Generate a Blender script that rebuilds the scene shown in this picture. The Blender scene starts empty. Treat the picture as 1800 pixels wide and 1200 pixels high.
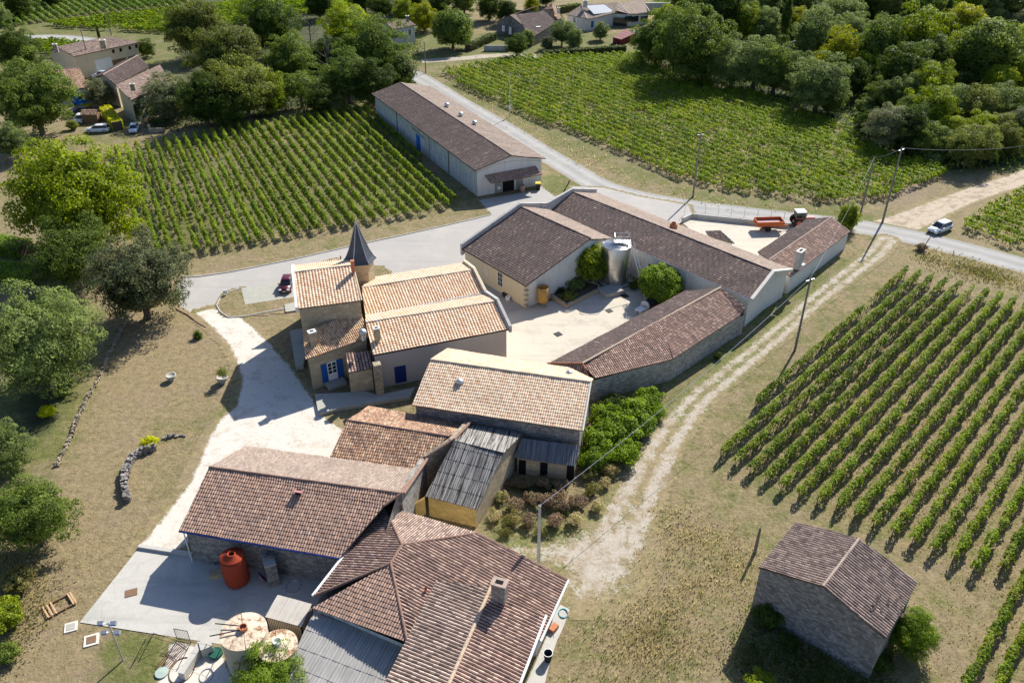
import bpy, bmesh, math, random
import numpy as np
from mathutils import Vector, Matrix
rad = math.radians
# ------------------------------------------------------------------ camera
PITCH, F, CAMH = rad(33.0), 1470.0, 58.0
S = bpy.context.scene
cam = bpy.data.cameras.new('camera'); cam.sensor_width = 36; cam.lens = 36*F/1800
cam.clip_end = 6000; cam.clip_start = 1
co = bpy.data.objects.new('camera', cam); S.collection.objects.link(co)
co.location = (0, 0, CAMH); co.rotation_euler = (math.pi/2-PITCH, 0, 0); S.camera = co
# ------------------------------------------------------------------ sky, sun
SUN_AZ, SUN_EL = rad(59.0), rad(37.5)          # azimuth measured from +x, anticlockwise
w = bpy.data.worlds.new('World'); S.world = w; w.use_nodes = True
nt = w.node_tree; nt.nodes.clear()
sky = nt.nodes.new('ShaderNodeTexSky'); sky.sky_type = 'NISHITA'; sky.sun_disc = False
sky.sun_elevation = SUN_EL; sky.sun_rotation = math.pi/2-SUN_AZ
bg = nt.nodes.new('ShaderNodeBackground'); bg.inputs[1].default_value = 0.082
wo = nt.nodes.new('ShaderNodeOutputWorld')
tint = nt.nodes.new('ShaderNodeMix'); tint.data_type = 'RGBA'; tint.blend_type = 'MULTIPLY'; tint.inputs[0].default_value = 1; tint.inputs[7].default_value = (.88, .97, 1.16, 1)
nt.links.new(sky.outputs[0], tint.inputs[6]); nt.links.new(tint.outputs[2], bg.inputs[0]); nt.links.new(bg.outputs[0], wo.inputs[0])
sl = bpy.data.lights.new('sun', 'SUN'); sl.energy = 5.0; sl.angle = rad(0.5); sl.color = (1, .95, .86)
so = bpy.data.objects.new('sun', sl); S.collection.objects.link(so)
sd = Vector((math.cos(SUN_EL)*math.cos(SUN_AZ), math.cos(SUN_EL)*math.sin(SUN_AZ), math.sin(SUN_EL)))
so.rotation_euler = sd.to_track_quat('Z', 'Y').to_euler()
S.view_settings.view_transform = 'Standard'; S.view_settings.look = 'None'
S.view_settings.exposure = 0.68; S.view_settings.gamma = 1
S.cycles.max_bounces = 5; S.cycles.transparent_max_bounces = 4; S.cycles.diffuse_bounces = 3
# ------------------------------------------------------------------ survey: photo pixel + height -> ground position in metres
cp, sp = math.cos(PITCH), math.sin(PITCH)
def ray(x, y):
    a, b = (x-900)/F, (y-600)/F
    return np.array([a, cp-b*sp, -sp-b*cp])
def P(x, y, z=0.0):
    d = ray(x, y); t = (CAMH-z)/-d[2]
    return np.array([d[0]*t, d[1]*t, z])
def slope(A, B, s):
    "plane through A,B rising by s towards the left of A->B"
    d = B-A; d = np.array([d[0], d[1], 0]); d /= np.linalg.norm(d)
    v = np.array([-d[1], d[0], s]); n = np.cross(d, v)
    return A, n/np.linalg.norm(n)
def plane3(A, B, C):
    n = np.cross(B-A, C-A); return A, n/np.linalg.norm(n)
def wallplane(A, B):
    d = B-A; return A, np.array([-d[1], d[0], 0])/math.hypot(d[0], d[1])
def X(x, y, pl):
    A, n = pl; o = np.array([0, 0, CAMH]); d = ray(x, y)
    return o+d*(((A-o)@n)/(d@n))
def depth(p): return p[1]*cp+(CAMH-p[2])*sp
def PX(p):
    v = np.array(p, float)-np.array([0, 0, CAMH]); zc = v[1]*cp-v[2]*sp
    return 900+F*v[0]/zc, 600+F*(-v[1]*sp-v[2]*cp)/zc
# ------------------------------------------------------------------ object helpers
COL = S.collection
def tag(o, label=None, cat=None, group=None, kind=None):
    if label: o['label'] = label
    if cat: o['category'] = cat
    if group: o['group'] = group
    if kind: o['kind'] = kind
    return o
def empty(name, label, cat, loc=(0, 0, 0), rz=0, group=None):
    o = bpy.data.objects.new(name, None); COL.objects.link(o); o.empty_display_size = .3
    o.location = Vector([float(q) for q in loc]); o.rotation_euler = (0, 0, rz)
    return tag(o, label, cat, group)
def setmesh(me, V, Fc, mats, midx=None, smooth=False):
    V = np.asarray(V, np.float32); n = len(V)
    me.vertices.add(n); me.vertices.foreach_set('co', V.ravel())
    Fc = np.asarray(Fc, np.int32); nf, k = Fc.shape
    me.loops.add(nf*k); me.loops.foreach_set('vertex_index', Fc.ravel())
    me.polygons.add(nf); me.polygons.foreach_set('loop_start', np.arange(nf, dtype=np.int32)*k)
    me.polygons.foreach_set('loop_total', np.full(nf, k, np.int32))
    for m in mats: me.materials.append(m)
    if midx is not None: me.polygons.foreach_set('material_index', np.asarray(midx, np.int32))
    if smooth: me.polygons.foreach_set('use_smooth', np.ones(nf, bool))
    me.update(calc_edges=True); me.validate()
class MB:
    "collects shapes, builds ONE mesh object"
    def __init__(s): s.v = []; s.f = []; s.m = []; s.uv = {}
    def poly(s, pts, mi=0):
        n = len(s.v); s.v += [tuple(map(float, p)) for p in pts]; s.f.append(tuple(range(n, n+len(pts)))); s.m.append(mi)
    def add(s, vs, fs, mi=0):
        n = len(s.v); s.v += [tuple(map(float, p)) for p in vs]
        for f in fs: s.f.append(tuple(n+i for i in f)); s.m.append(mi)
    def box(s, c, d, rz=0, mi=0, tilt=None):
        hx, hy, hz = d[0]/2, d[1]/2, d[2]/2
        M = Matrix.Rotation(rz, 3, 'Z')
        if tilt: M = M @ Matrix.Rotation(tilt[1], 3, tilt[0])
        vs = [M @ Vector((x*hx, y*hy, z*hz))+Vector([float(q) for q in c]) for z in (-1, 1) for y in (-1, 1) for x in (-1, 1)]
        s.add(vs, [(0, 2, 3, 1), (4, 5, 7, 6), (0, 1, 5, 4), (2, 6, 7, 3), (0, 4, 6, 2), (1, 3, 7, 5)], mi); return s
    def prism(s, base, top, mi=0, cap=True):
        n = len(base); vs = list(base)+list(top)
        fs = [(i, (i+1) % n, n+(i+1) % n, n+i) for i in range(n)]
        if cap: fs += [tuple(range(n-1, -1, -1)), tuple(range(n, 2*n))]
        s.add(vs, fs, mi); return s
    def tube(s, pts, r, n=8, mi=0, cap=True, half=False):
        pts = [Vector([float(q) for q in p]) for p in pts]
        rr = r if isinstance(r, (list, tuple)) else [r]*len(pts); rings = []
        for i, p in enumerate(pts):
            d = (pts[min(i+1, len(pts)-1)]-pts[max(i-1, 0)]).normalized()
            a = d.orthogonal().normalized() if abs(d.z) > .95 else d.cross(Vector((0, 0, 1))).normalized()
            b = a.cross(d)
            rng = [math.pi*k/n for k in range(n+1)] if half else [2*math.pi*k/n for k in range(n)]
            rings.append([p+(a*math.cos(t)+b*math.sin(t))*rr[i] for t in rng])
        m = len(rings[0]); vs = [q for ring in rings for q in ring]; fs = []
        for i in range(len(pts)-1):
            for k in range(m-1 if half else m):
                k2 = (k+1) % m; fs.append((i*m+k, i*m+k2, (i+1)*m+k2, (i+1)*m+k))
        if cap and not half: fs += [tuple(range(m-1, -1, -1)), tuple((len(pts)-1)*m+k for k in range(m))]
        s.add(vs, fs, mi); return s
    def lathe(s, c, prof, n=24, mi=0):
        vs = []; fs = []
        for r, z in prof:
            for k in range(n):
                t = 2*math.pi*k/n; vs.append((c[0]+r*math.cos(t), c[1]+r*math.sin(t), c[2]+z))
        for i in range(len(prof)-1):
            for k in range(n):
                k2 = (k+1) % n; fs.append((i*n+k, i*n+k2, (i+1)*n+k2, (i+1)*n+k))
        s.add(vs, fs, mi); return s
    def build(s, name, mats, parent=None, label=None, smooth=False, local=False):
        me = bpy.data.meshes.new(name); me.from_pydata(s.v, [], s.f)
        if not isinstance(mats, (list, tuple)): mats = [mats]
        for m in mats: me.materials.append(m)
        me.polygons.foreach_set('material_index', s.m)
        bm = bmesh.new(); bm.from_mesh(me); bmesh.ops.recalc_face_normals(bm, faces=bm.faces); bm.to_mesh(me); bm.free()
        if smooth:
            for p in me.polygons: p.use_smooth = True
        o = bpy.data.objects.new(name, me); COL.objects.link(o)
        if parent: attach(o, parent, local)
        if label: o['label'] = label
        return o
def world(o):
    m = Matrix.LocRotScale(o.location, o.rotation_euler, o.scale)
    return world(o.parent) @ o.matrix_parent_inverse @ m if o.parent else m
def attach(o, parent, local=False):
    o.parent = parent
    if not local: o.matrix_parent_inverse = world(parent).inverted()
def copy_tree(o, parent=None):
    c = o.copy(); COL.objects.link(c)
    if parent: c.parent = parent
    for ch in [q for q in o.children]: copy_tree(ch, c)
    return c
# ------------------------------------------------------------------ materials
def mat(name, rough=.85):
    m = bpy.data.materials.new(name); m.use_nodes = True
    b = m.node_tree.nodes['Principled BSDF']; b.inputs['Roughness'].default_value = rough
    b.inputs['Specular IOR Level'].default_value = .25
    return m, m.node_tree, b
def N(nt, t, **kw):
    n = nt.nodes.new('ShaderNode'+t)
    for k, v in kw.items(): setattr(n, k, v)
    return n
def L(nt, a, b): nt.links.new(a, b)
def ramp(nt, fac, stops, interp='LINEAR'):
    r = N(nt, 'ValToRGB'); r.color_ramp.interpolation = interp
    els = r.color_ramp.elements
    while len(els) < len(stops): els.new(.5)
    for e, (p, c) in zip(els, stops): e.position = p; e.color = (*c, 1) if len(c) == 3 else c
    if fac is not None: L(nt, fac, r.inputs[0])
    return r.outputs[0]
def noise(nt, vec, scale, detail=3, rough=.6):
    n = N(nt, 'TexNoise'); n.inputs['Scale'].default_value = scale; n.inputs['Detail'].default_value = detail
    n.inputs['Roughness'].default_value = rough
    if vec is not None: L(nt, vec, n.inputs['Vector'])
    return n.outputs[0]
def mix(nt, f, a, b, mode='MIX'):
    n = N(nt, 'Mix', data_type='RGBA', blend_type=mode)
    for s, v in ((n.inputs[0], f), (n.inputs[6], a), (n.inputs[7], b)):
        if hasattr(v, 'links') or isinstance(v, bpy.types.NodeSocket): L(nt, v, s)
        elif isinstance(v, (int, float)): s.default_value = v
        else: s.default_value = (*v, 1)
    return n.outputs[2]
def maths(nt, op, a, b=None, clamp=False):
    n = N(nt, 'Math', operation=op, use_clamp=clamp)
    for s, v in ((n.inputs[0], a), (n.inputs[1], b)):
        if v is None: continue
        if isinstance(v, bpy.types.NodeSocket): L(nt, v, s)
        else: s.default_value = v
    return n.outputs[0]
def sstep(nt, v, lo, hi):
    n = N(nt, 'MapRange', interpolation_type='SMOOTHSTEP'); L(nt, v, n.inputs[0])
    n.inputs[1].default_value = lo; n.inputs[2].default_value = hi
    return n.outputs[0]
def pos(nt): return N(nt, 'NewGeometry').outputs['Position']
def bump(nt, b, h, dist=.05, st=.6):
    n = N(nt, 'Bump'); n.inputs['Distance'].default_value = dist; n.inputs['Strength'].default_value = st
    L(nt, h, n.inputs['Height']); L(nt, n.outputs[0], b.inputs['Normal'])
def plain(name, c, rough=.6, metal=0, var=.12, scale=3.0):
    m, t, b = mat(name, rough); b.inputs['Metallic'].default_value = metal
    n = noise(t, pos(t), scale, 4)
    L(t, mix(t, n, tuple(q*(1-var) for q in c), tuple(min(1, q*(1+var)) for q in c)), b.inputs['Base Color'])
    return m
def tilemat(name, cols, chan, chanmix=.6, lichen=(.5, .5, .45), lich=.25, dirt=.4, colm=.3):
    "clay tile colours picked per tile from the uv cell"
    m, t, b = mat(name, .9)
    uv = N(t, 'UVMap').outputs[0]; sp_ = N(t, 'SeparateXYZ'); L(t, uv, sp_.inputs[0])
    fu = maths(t, 'FLOOR', sp_.outputs[0]); fv = maths(t, 'FLOOR', sp_.outputs[1])
    cb = N(t, 'CombineXYZ'); L(t, fu, cb.inputs[0]); L(t, fv, cb.inputs[1])
    wn = N(t, 'TexWhiteNoise', noise_dimensions='2D'); L(t, cb.outputs[0], wn.inputs['Vector'])
    w1 = N(t, 'TexWhiteNoise', noise_dimensions='1D'); L(t, fu, w1.inputs['W'])
    vl = maths(t, 'ADD', maths(t, 'MULTIPLY', wn.outputs[0], 1-colm), maths(t, 'MULTIPLY', w1.outputs[0], colm))
    k = len(cols); c = ramp(t, vl, [(i/(k-1), q) for i, q in enumerate(cols)])
    fr = maths(t, 'FRACT', sp_.outputs[0]); ph = maths(t, 'ABSOLUTE', maths(t, 'SUBTRACT', fr, .5))
    ch = maths(t, 'MULTIPLY', sstep(t, ph, .26, .40), chanmix)
    c = mix(t, ch, c, chan)
    big = noise(t, pos(t), .35, 4); c = mix(t, maths(t, 'MULTIPLY', sstep(t, big, .42, .7), dirt), c, tuple(q*.45 for q in cols[len(cols)//2]))
    sm = noise(t, pos(t), 2.2, 5, .75); c = mix(t, maths(t, 'MULTIPLY', sstep(t, sm, .55, .75), lich), c, lichen)
    mp = N(t, 'Mapping'); L(t, uv, mp.inputs[0]); mp.inputs['Scale'].default_value = (.35, .05, 1)
    c = mix(t, maths(t, 'MULTIPLY', sstep(t, noise(t, mp.outputs[0], 1, 5, .75), .5, .72), dirt), c, tuple(q*.5 for q in cols[0]))
    L(t, c, b.inputs['Base Color'])
    bump(t, b, noise(t, pos(t), 14, 3), .02, .5)
    return m
M = {}
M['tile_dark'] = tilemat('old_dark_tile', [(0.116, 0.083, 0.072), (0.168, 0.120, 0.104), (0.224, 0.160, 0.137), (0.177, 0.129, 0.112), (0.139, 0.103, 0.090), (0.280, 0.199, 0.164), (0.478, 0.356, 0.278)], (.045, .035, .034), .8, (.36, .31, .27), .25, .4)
M['tile_dark_warm'] = tilemat('old_brown_tile', [(0.216, 0.138, 0.109), (0.328, 0.206, 0.157), (0.440, 0.279, 0.209), (0.288, 0.188, 0.149), (0.522, 0.338, 0.258), (0.684, 0.475, 0.355), (0.379, 0.228, 0.169)], (.035, .026, .025), .96, (.45, .38, .33), .25, .3)
M['tile_cream'] = tilemat('new_cream_tile', [(.78, .62, .43), (.82, .69, .51), (.72, .53, .35), (.84, .72, .55), (.66, .44, .28), (.80, .66, .48)], (.38, .18, .09), .8, (.6, .5, .38), .12, .16)
M['tile_striped'] = tilemat('striped_cream_tile', [(.80, .66, .47), (.74, .57, .39), (.83, .71, .54), (.68, .48, .31), (.80, .66, .48), (.62, .40, .25), (.82, .70, .53)], (.40, .15, .06), .85, (.6, .5, .38), .1, .15, .4)
M['tile_pink'] = tilemat('weathered_pink_tile', [(0.351, 0.227, 0.171), (0.563, 0.342, 0.235), (0.447, 0.289, 0.215), (0.640, 0.397, 0.268), (0.390, 0.263, 0.203), (0.583, 0.379, 0.276), (0.756, 0.513, 0.366), (0.487, 0.280, 0.194)], (.06, .035, .028), .92, (.48, .43, .38), .22, .28)
M['tile_pale'] = tilemat('pale_tan_tile', [(.30, .235, .19), (.40, .31, .245), (.26, .205, .17), (.46, .365, .29), (.33, .25, .20), (.42, .33, .265)], (.15, .11, .09), .7, (.42, .37, .31), .3, .35)  # paler tan tile mix for the back roof slopes and the villa
M['tile_mottled'] = tilemat('mottled_tile', [(0.663, 0.432, 0.266), (0.396, 0.228, 0.145), (0.716, 0.500, 0.323), (0.210, 0.139, 0.105), (0.556, 0.321, 0.194), (0.290, 0.186, 0.129), (0.734, 0.525, 0.339)], (.12, .06, .04), .88, (.2, .17, .14), .3, .3)
M['tile_kitchen'] = tilemat('patchy_orange_tile', [(.72, .48, .28), (.52, .30, .18), (.78, .58, .36), (.60, .36, .20), (.34, .20, .14), (.76, .54, .30), (.66, .44, .28)], (.20, .10, .05), .7, (.4, .3, .2), .2, .25)
M['tile_grey'] = tilemat('greyed_tile', [(0.286, 0.206, 0.169), (0.424, 0.307, 0.244), (0.543, 0.398, 0.310), (0.365, 0.261, 0.210), (0.245, 0.178, 0.145), (0.642, 0.480, 0.376), (0.484, 0.352, 0.273)], (.035, .027, .026), .96, (.5, .45, .4), .3, .28)
def stone(name, c, joint=.6, scale=2.2, var=.35, stain=.4):
    m, t, b = mat(name, .92); p = pos(t)
    mp = N(t, 'Mapping'); L(t, p, mp.inputs[0]); mp.inputs['Scale'].default_value = (1, 1, 1.9)
    vo = N(t, 'TexVoronoi', feature='F1'); vo.inputs['Scale'].default_value = scale; L(t, mp.outputs[0], vo.inputs['Vector'])
    ve = N(t, 'TexVoronoi', feature='DISTANCE_TO_EDGE'); ve.inputs['Scale'].default_value = scale; L(t, mp.outputs[0], ve.inputs['Vector'])
    cell = N(t, 'SeparateColor'); L(t, vo.outputs['Color'], cell.inputs[0])
    col = mix(t, cell.outputs[0], tuple(q*(1-var) for q in c), tuple(min(1, q*(1+var)) for q in c))
    jf = maths(t, 'MULTIPLY', maths(t, 'SUBTRACT', 1, sstep(t, ve.outputs['Distance'], 0, .1)), joint)
    col = mix(t, jf, col, tuple(q*.55 for q in c))
    st = noise(t, p, .6, 6, .7); col = mix(t, maths(t, 'MULTIPLY', sstep(t, st, .48, .75), stain), col, tuple(q*.38 for q in c))
    fn = noise(t, p, 9, 4); col = mix(t, .3, col, mix(t, fn, (0, 0, 0), (1, 1, 1)), 'OVERLAY')
    L(t, col, b.inputs['Base Color']); bump(t, b, maths(t, 'ADD', ve.outputs['Distance'], fn), .06, .5)
    return m
M['stone'] = stone('rubble_stone', (.36, .30, .22))
M['stone_grey'] = stone('grey_rubble_stone', (.26, .24, .215), .5, 2.6, .4, .45)
M['stone_pale'] = stone('pale_rubble_stone', (.36, .335, .29), .5, 2.4, .3, .4)
M['stone_cut'] = stone('cut_limestone', (.46, .37, .24), .35, 1.3, .14, .3)
M['stone_ochre'] = stone('ochre_stone', (.62, .42, .15), .35, 1.1, .12, .35)
def render_(name, c, streak=.3, dark=.5):
    m, t, b = mat(name, .85); p = pos(t)
    mp = N(t, 'Mapping'); L(t, p, mp.inputs[0]); mp.inputs['Scale'].default_value = (1.6, 1.6, .25)
    st = noise(t, mp.outputs[0], 1.0, 5, .7)
    z = N(t, 'SeparateXYZ'); L(t, p, z.inputs[0])
    col = mix(t, maths(t, 'MULTIPLY', sstep(t, st, .45, .75), streak), c, tuple(q*dark for q in c))
    n2 = noise(t, p, .8, 5, .7); col = mix(t, maths(t, 'MULTIPLY', sstep(t, n2, .5, .8), streak), col, tuple(q*dark*.9 for q in c))
    L(t, col, b.inputs['Base Color']); bump(t, b, noise(t, p, 12, 3), .01, .3)
    return m
M['white'] = render_('white_render', (.66, .64, .58))
M['white_dirty'] = render_('streaked_white_render', (.58, .57, .53), .75, .42)
M['cream'] = render_('cream_render', (.64, .55, .38), .2, .7)
M['rose'] = render_('rose_beige_render', (.56, .48, .41), .15, .8)
M['parapet'] = render_('grey_parapet_render', (.46, .45, .42), .6, .5)
M['coping'] = render_('pale_coping', (.66, .62, .54), .4, .6)
M['ridge'] = render_('mortared_ridge', (.40, .31, .25), .7, .45)
M['ridge_dark'] = render_('dark_ridge', (.13, .10, .09), .6, .6)
M['ridge_cream'] = render_('cream_ridge', (.52, .40, .29), .5, .6)
M['ridge_brown'] = render_('brown_ridge', (.26, .16, .12), .6, .6)
M['under'] = plain('rafter_wood', (.16, .12, .09), .9)
M['blue'] = plain('blue_paint', (.015, .09, .32), .5)
M['blue_bright'] = plain('bright_blue_paint', (.01, .16, .55), .5)
M['navy'] = plain('navy_paint', (.012, .03, .16), .5)
M['white_paint'] = plain('white_paint', (.75, .75, .73), .5, 0, .05)
M['grey_door'] = plain('grey_board_door', (.28, .28, .26), .8)
M['dark'] = plain('dark_opening', (.008, .008, .009), .9)
M['brown_wood'] = plain('brown_wood', (.20, .12, .07), .8, 0, .3, 6)
M['pale_wood'] = plain('pale_wood', (.50, .33, .19), .8, 0, .3, 6)
M['zinc'] = plain('zinc', (.55, .56, .57), .45, .7)
M['black_metal'] = plain('black_metal', (.03, .03, .032), .5, .3)
M['concrete_pole'] = plain('weathered_pole', (.22, .19, .16), .9, 0, .3, 5)
M['slate'] = plain('slate', (.07, .08, .10), .45, 0, .4, 4)
M['terracotta'] = plain('terracotta', (.50, .20, .10), .9, 0, .2)
M['tyre'] = plain('tyre', (.02, .02, .02), .8)
M['lamp_glass'] = plain('lamp_glass', (.6, .62, .65), .15)
M['red_lamp'] = plain('red_lamp', (.35, .01, .01), .25)
M['soil'] = plain('dark_soil', (.10, .075, .05), .95, 0, .3, 2)
def glass(name, c=(.02, .03, .035)):
    m, t, b = mat(name, .08); b.inputs['Base Color'].default_value = (*c, 1); b.inputs['Specular IOR Level'].default_value = .7; return m
M['turq'] = plain('turquoise_hose', (.05, .32, .36), .5)
M['glass'] = glass('window_glass'); M['carglass'] = glass('car_glass', (.015, .02, .022))
def paint(name, c):
    m, t, b = mat(name, .3); b.inputs['Base Color'].default_value = (*c, 1); b.inputs['Specular IOR Level'].default_value = .5
    b.inputs['Coat Weight'].default_value = .5; return m
M['car_white'] = paint('white_car_paint', (.72, .73, .74)); M['car_dark'] = paint('dark_blue_car_paint', (.012, .018, .04))
M['car_red'] = paint('dark_red_car_paint', (.10, .008, .012)); M['car_silver'] = paint('pale_blue_car_paint', (.50, .58, .66))
M['orange'] = plain('orange_paint', (.48, .11, .025), .55, 0, .35, 3); M['red_tractor'] = paint('red_tractor_paint', (.30, .02, .015))
M['red_tank'] = render_('red_lead_paint', (.34, .05, .02), .5, .45)
M['rust_top'] = None
def rusty(name, base, rust, lo, hi, sc=1.1):
    m, t, b = mat(name, .75); p = pos(t); n = noise(t, p, sc, 8, .75); n2 = noise(t, p, sc*5, 4, .7)
    f = sstep(t, maths(t, 'ADD', maths(t, 'MULTIPLY', n, .75), maths(t, 'MULTIPLY', n2, .25)), lo, hi)
    L(t, mix(t, f, base, mix(t, n2, rust, tuple(q*.35 for q in rust))), b.inputs['Base Color']); return m
M['rust_top'] = rusty('rusty_white_tank', (.66, .56, .42), (.34, .15, .06), .46, .6)
M['rust_side'] = rusty('dirty_tank_side', (.50, .44, .32), (.24, .14, .07), .55, .68)
M['copper'] = rusty('copper_barrel', (.50, .29, .08), (.3, .14, .05), .5, .7)
def steel():
    m, t, b = mat('brushed_steel', .28); b.inputs['Metallic'].default_value = .9
    n = noise(t, pos(t), 1.5, 3); L(t, mix(t, n, (.42, .40, .37), (.62, .60, .56)), b.inputs['Base Color']); return m
M['steel'] = steel()
def corrug(name, c, c2, var):
    m, t, b = mat(name, .8); uv = N(t, 'UVMap').outputs[0]; s_ = N(t, 'SeparateXYZ'); L(t, uv, s_.inputs[0])
    mp = N(t, 'Mapping'); L(t, uv, mp.inputs[0]); mp.inputs['Scale'].default_value = (1, .16, 1)
    n = noise(t, mp.outputs[0], 1.2, 5, .8)
    col = mix(t, maths(t, 'MULTIPLY', sstep(t, n, .46, .56), var), c, c2)
    col = mix(t, .35, col, mix(t, noise(t, pos(t), .7, 5), (.15, .15, .15), (.9, .9, .9)), 'OVERLAY')
    L(t, col, b.inputs['Base Color']); return m
M['corr_grey'] = corrug('fibre_cement', (.38, .365, .34), (.24, .23, .21), .6)
M['corr_moss'] = corrug('mossy_fibre_cement', (.34, .32, .29), (.035, .032, .03), 1.0)
M['corr_dark'] = corrug('dark_fibre_cement', (.17, .18, .19), (.07, .075, .08), .8)
M['corr_pale'] = corrug('pale_metal_sheet', (.50, .47, .42), (.36, .32, .28), .5)
# ---- ground surfaces: all share the grass colours so soft edges melt into the turf
def grasscol(t):
    p = pos(t); a = lambda nm: N(t, 'Attribute', attribute_name=nm).outputs['Fac']
    big = noise(t, p, .05, 5, .6); med = noise(t, p, .45, 5, .65); fine = noise(t, p, 3.2, 5, .75); vf = noise(t, p, 14, 3, .7)
    cl = noise(t, p, 1.3, 6, .8); straw = mix(t, sstep(t, cl, .15, .85), (.13, .096, .05), (.38, .30, .165)); green = mix(t, sstep(t, cl, .15, .85), (.055, .068, .018), (.20, .205, .06))
    f = maths(t, 'ADD', maths(t, 'MULTIPLY', med, .65), maths(t, 'MULTIPLY', big, .45))
    f = maths(t, 'ADD', f, maths(t, 'SUBTRACT', a('green'), .5)); f = maths(t, 'ADD', f, maths(t, 'MULTIPLY', maths(t, 'SUBTRACT', fine, .5), .8))
    col = mix(t, sstep(t, f, .45, .7), straw, green)
    bare = maths(t, 'ADD', a('bare'), maths(t, 'MULTIPLY', maths(t, 'SUBTRACT', fine, .5), .9))
    bare = maths(t, 'ADD', bare, maths(t, 'MULTIPLY', maths(t, 'SUBTRACT', med, .5), .8))
    soil = mix(t, vf, (.12, .088, .06), (.32, .25, .18))
    col = mix(t, sstep(t, bare, .45, .7), col, soil)
    pale = maths(t, 'ADD', a('pale'), maths(t, 'MULTIPLY', maths(t, 'SUBTRACT', fine, .5), 1.3))
    pale = maths(t, 'ADD', pale, maths(t, 'MULTIPLY', maths(t, 'SUBTRACT', noise(t, p, .9, 6, .8), .5), 1.2)); col = mix(t, sstep(t, pale, .35, .8), col, (.50, .43, .31))
    pk = sstep(t, noise(t, p, .16, 6, .72), .5, .62); col = mix(t, maths(t, 'MULTIPLY', pk, .45), col, mix(t, cl, (.16, .11, .07), (.36, .28, .19)))
    tf = sstep(t, noise(t, p, 1.1, 3, .6), .6, .7); col = mix(t, maths(t, 'MULTIPLY', tf, .45), col, mix(t, fine, (.07, .08, .025), (.22, .22, .08)))
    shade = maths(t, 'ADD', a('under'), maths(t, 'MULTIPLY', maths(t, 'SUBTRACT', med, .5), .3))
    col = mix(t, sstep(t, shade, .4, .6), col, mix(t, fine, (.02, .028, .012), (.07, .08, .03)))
    col = mix(t, .38, col, mix(t, vf, (.1, .1, .1), (.95, .95, .95)), 'OVERLAY')
    return col, fine
def groundmat():
    m, t, b = mat('dry_grass', .95); c, h = grasscol(t); L(t, c, b.inputs['Base Color']); bump(t, b, h, .25, .7); return m
M['grass'] = groundmat()
def softmat(name, inner, amp=1.0, bumpd=.04, hard=False):
    "surface that breaks up into grass where its 'edge' attribute falls to 0"
    m, t, b = mat(name, .93); p = pos(t); c, h = grasscol(t)
    e = N(t, 'Attribute', attribute_name='edge').outputs['Fac']
    n = maths(t, 'ADD', maths(t, 'MULTIPLY', noise(t, p, .9, 6, .75), .6), maths(t, 'MULTIPLY', noise(t, p, 5, 4, .7), .4))
    f = maths(t, 'ADD', e, maths(t, 'MULTIPLY', maths(t, 'SUBTRACT', n, .5), amp*2.4))
    f = sstep(t, f, .38, .62)
    col = mix(t, f, c, inner(t, p)); L(t, col, b.inputs['Base Color']); bump(t, b, noise(t, p, 8, 4), bumpd, .6)
    return m
def cracks(t, p, col, sc=.11, amt=.16):
    dn = N(t, 'TexNoise'); dn.inputs['Scale'].default_value = .6; dn.inputs['Detail'].default_value = 6; L(t, p, dn.inputs['Vector'])
    ad = N(t, 'VectorMath', operation='MULTIPLY_ADD'); L(t, dn.outputs['Color'], ad.inputs[0]); ad.inputs[1].default_value = (3, 3, 3); L(t, p, ad.inputs[2])
    ve = N(t, 'TexVoronoi', feature='DISTANCE_TO_EDGE'); ve.inputs['Scale'].default_value = sc; L(t, ad.outputs[0], ve.inputs['Vector'])
    k = maths(t, 'MULTIPLY', maths(t, 'SUBTRACT', 1, sstep(t, ve.outputs['Distance'], .002, .010)), amt)
    col = mix(t, k, col, (.13, .12, .10))
    mp = N(t, 'Mapping'); L(t, p, mp.inputs[0]); mp.inputs['Rotation'].default_value = (0, 0, .5); mp.inputs['Scale'].default_value = (.12, 1.6, 1)
    return mix(t, maths(t, 'MULTIPLY', sstep(t, noise(t, mp.outputs[0], .5, 5, .6), .5, .75), .35), col, (.25, .235, .21))
def in_gravel(t, p):
    a = mix(t, noise(t, p, 3, 7, .85), (.16, .13, .095), (.66, .60, .50)); return mix(t, sstep(t, noise(t, p, .6, 6, .7), .44, .62), a, mix(t, noise(t, p, 3, 5, .8), (.2, .15, .1), (.44, .36, .26)))
def in_white(t, p):
    a = mix(t, noise(t, p, 5, 6, .85), (.42, .38, .32), (.80, .75, .67)); a = mix(t, maths(t, 'MULTIPLY', sstep(t, noise(t, p, .5, 7, .75), .48, .66), .75), a, (.44, .38, .30)); return mix(t, maths(t, 'MULTIPLY', sstep(t, noise(t, p, 1.7, 6, .8), .56, .68), .6), a, (.26, .22, .16))
def in_asphalt(t, p):
    a = mix(t, noise(t, p, 9, 5, .8), (.22, .215, .205), (.37, .36, .34)); e_ = N(t, 'Attribute', attribute_name='edge').outputs['Fac']
    a = mix(t, maths(t, 'MULTIPLY', sstep(t, e_, .84, .99), .45), a, (.46, .45, .42)); a = cracks(t, p, a, .2, .3); return mix(t, maths(t, 'MULTIPLY', sstep(t, noise(t, p, .25, 6, .7), .45, .7), .5), a, (.44, .42, .38))
def in_drive(t, p):
    a = cracks(t, p, mix(t, noise(t, p, 9, 5, .8), (.30, .285, .265), (.46, .435, .40)), .11, .10); return mix(t, maths(t, 'MULTIPLY', sstep(t, noise(t, p, .2, 6, .7), .45, .7), .6), a, (.45, .42, .37))
def in_dirt(t, p):
    a = mix(t, noise(t, p, 2.5, 7, .8), (.26, .20, .14), (.62, .53, .41)); return mix(t, sstep(t, noise(t, p, .5, 6, .7), .48, .62), a, (.30, .24, .165))
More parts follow.
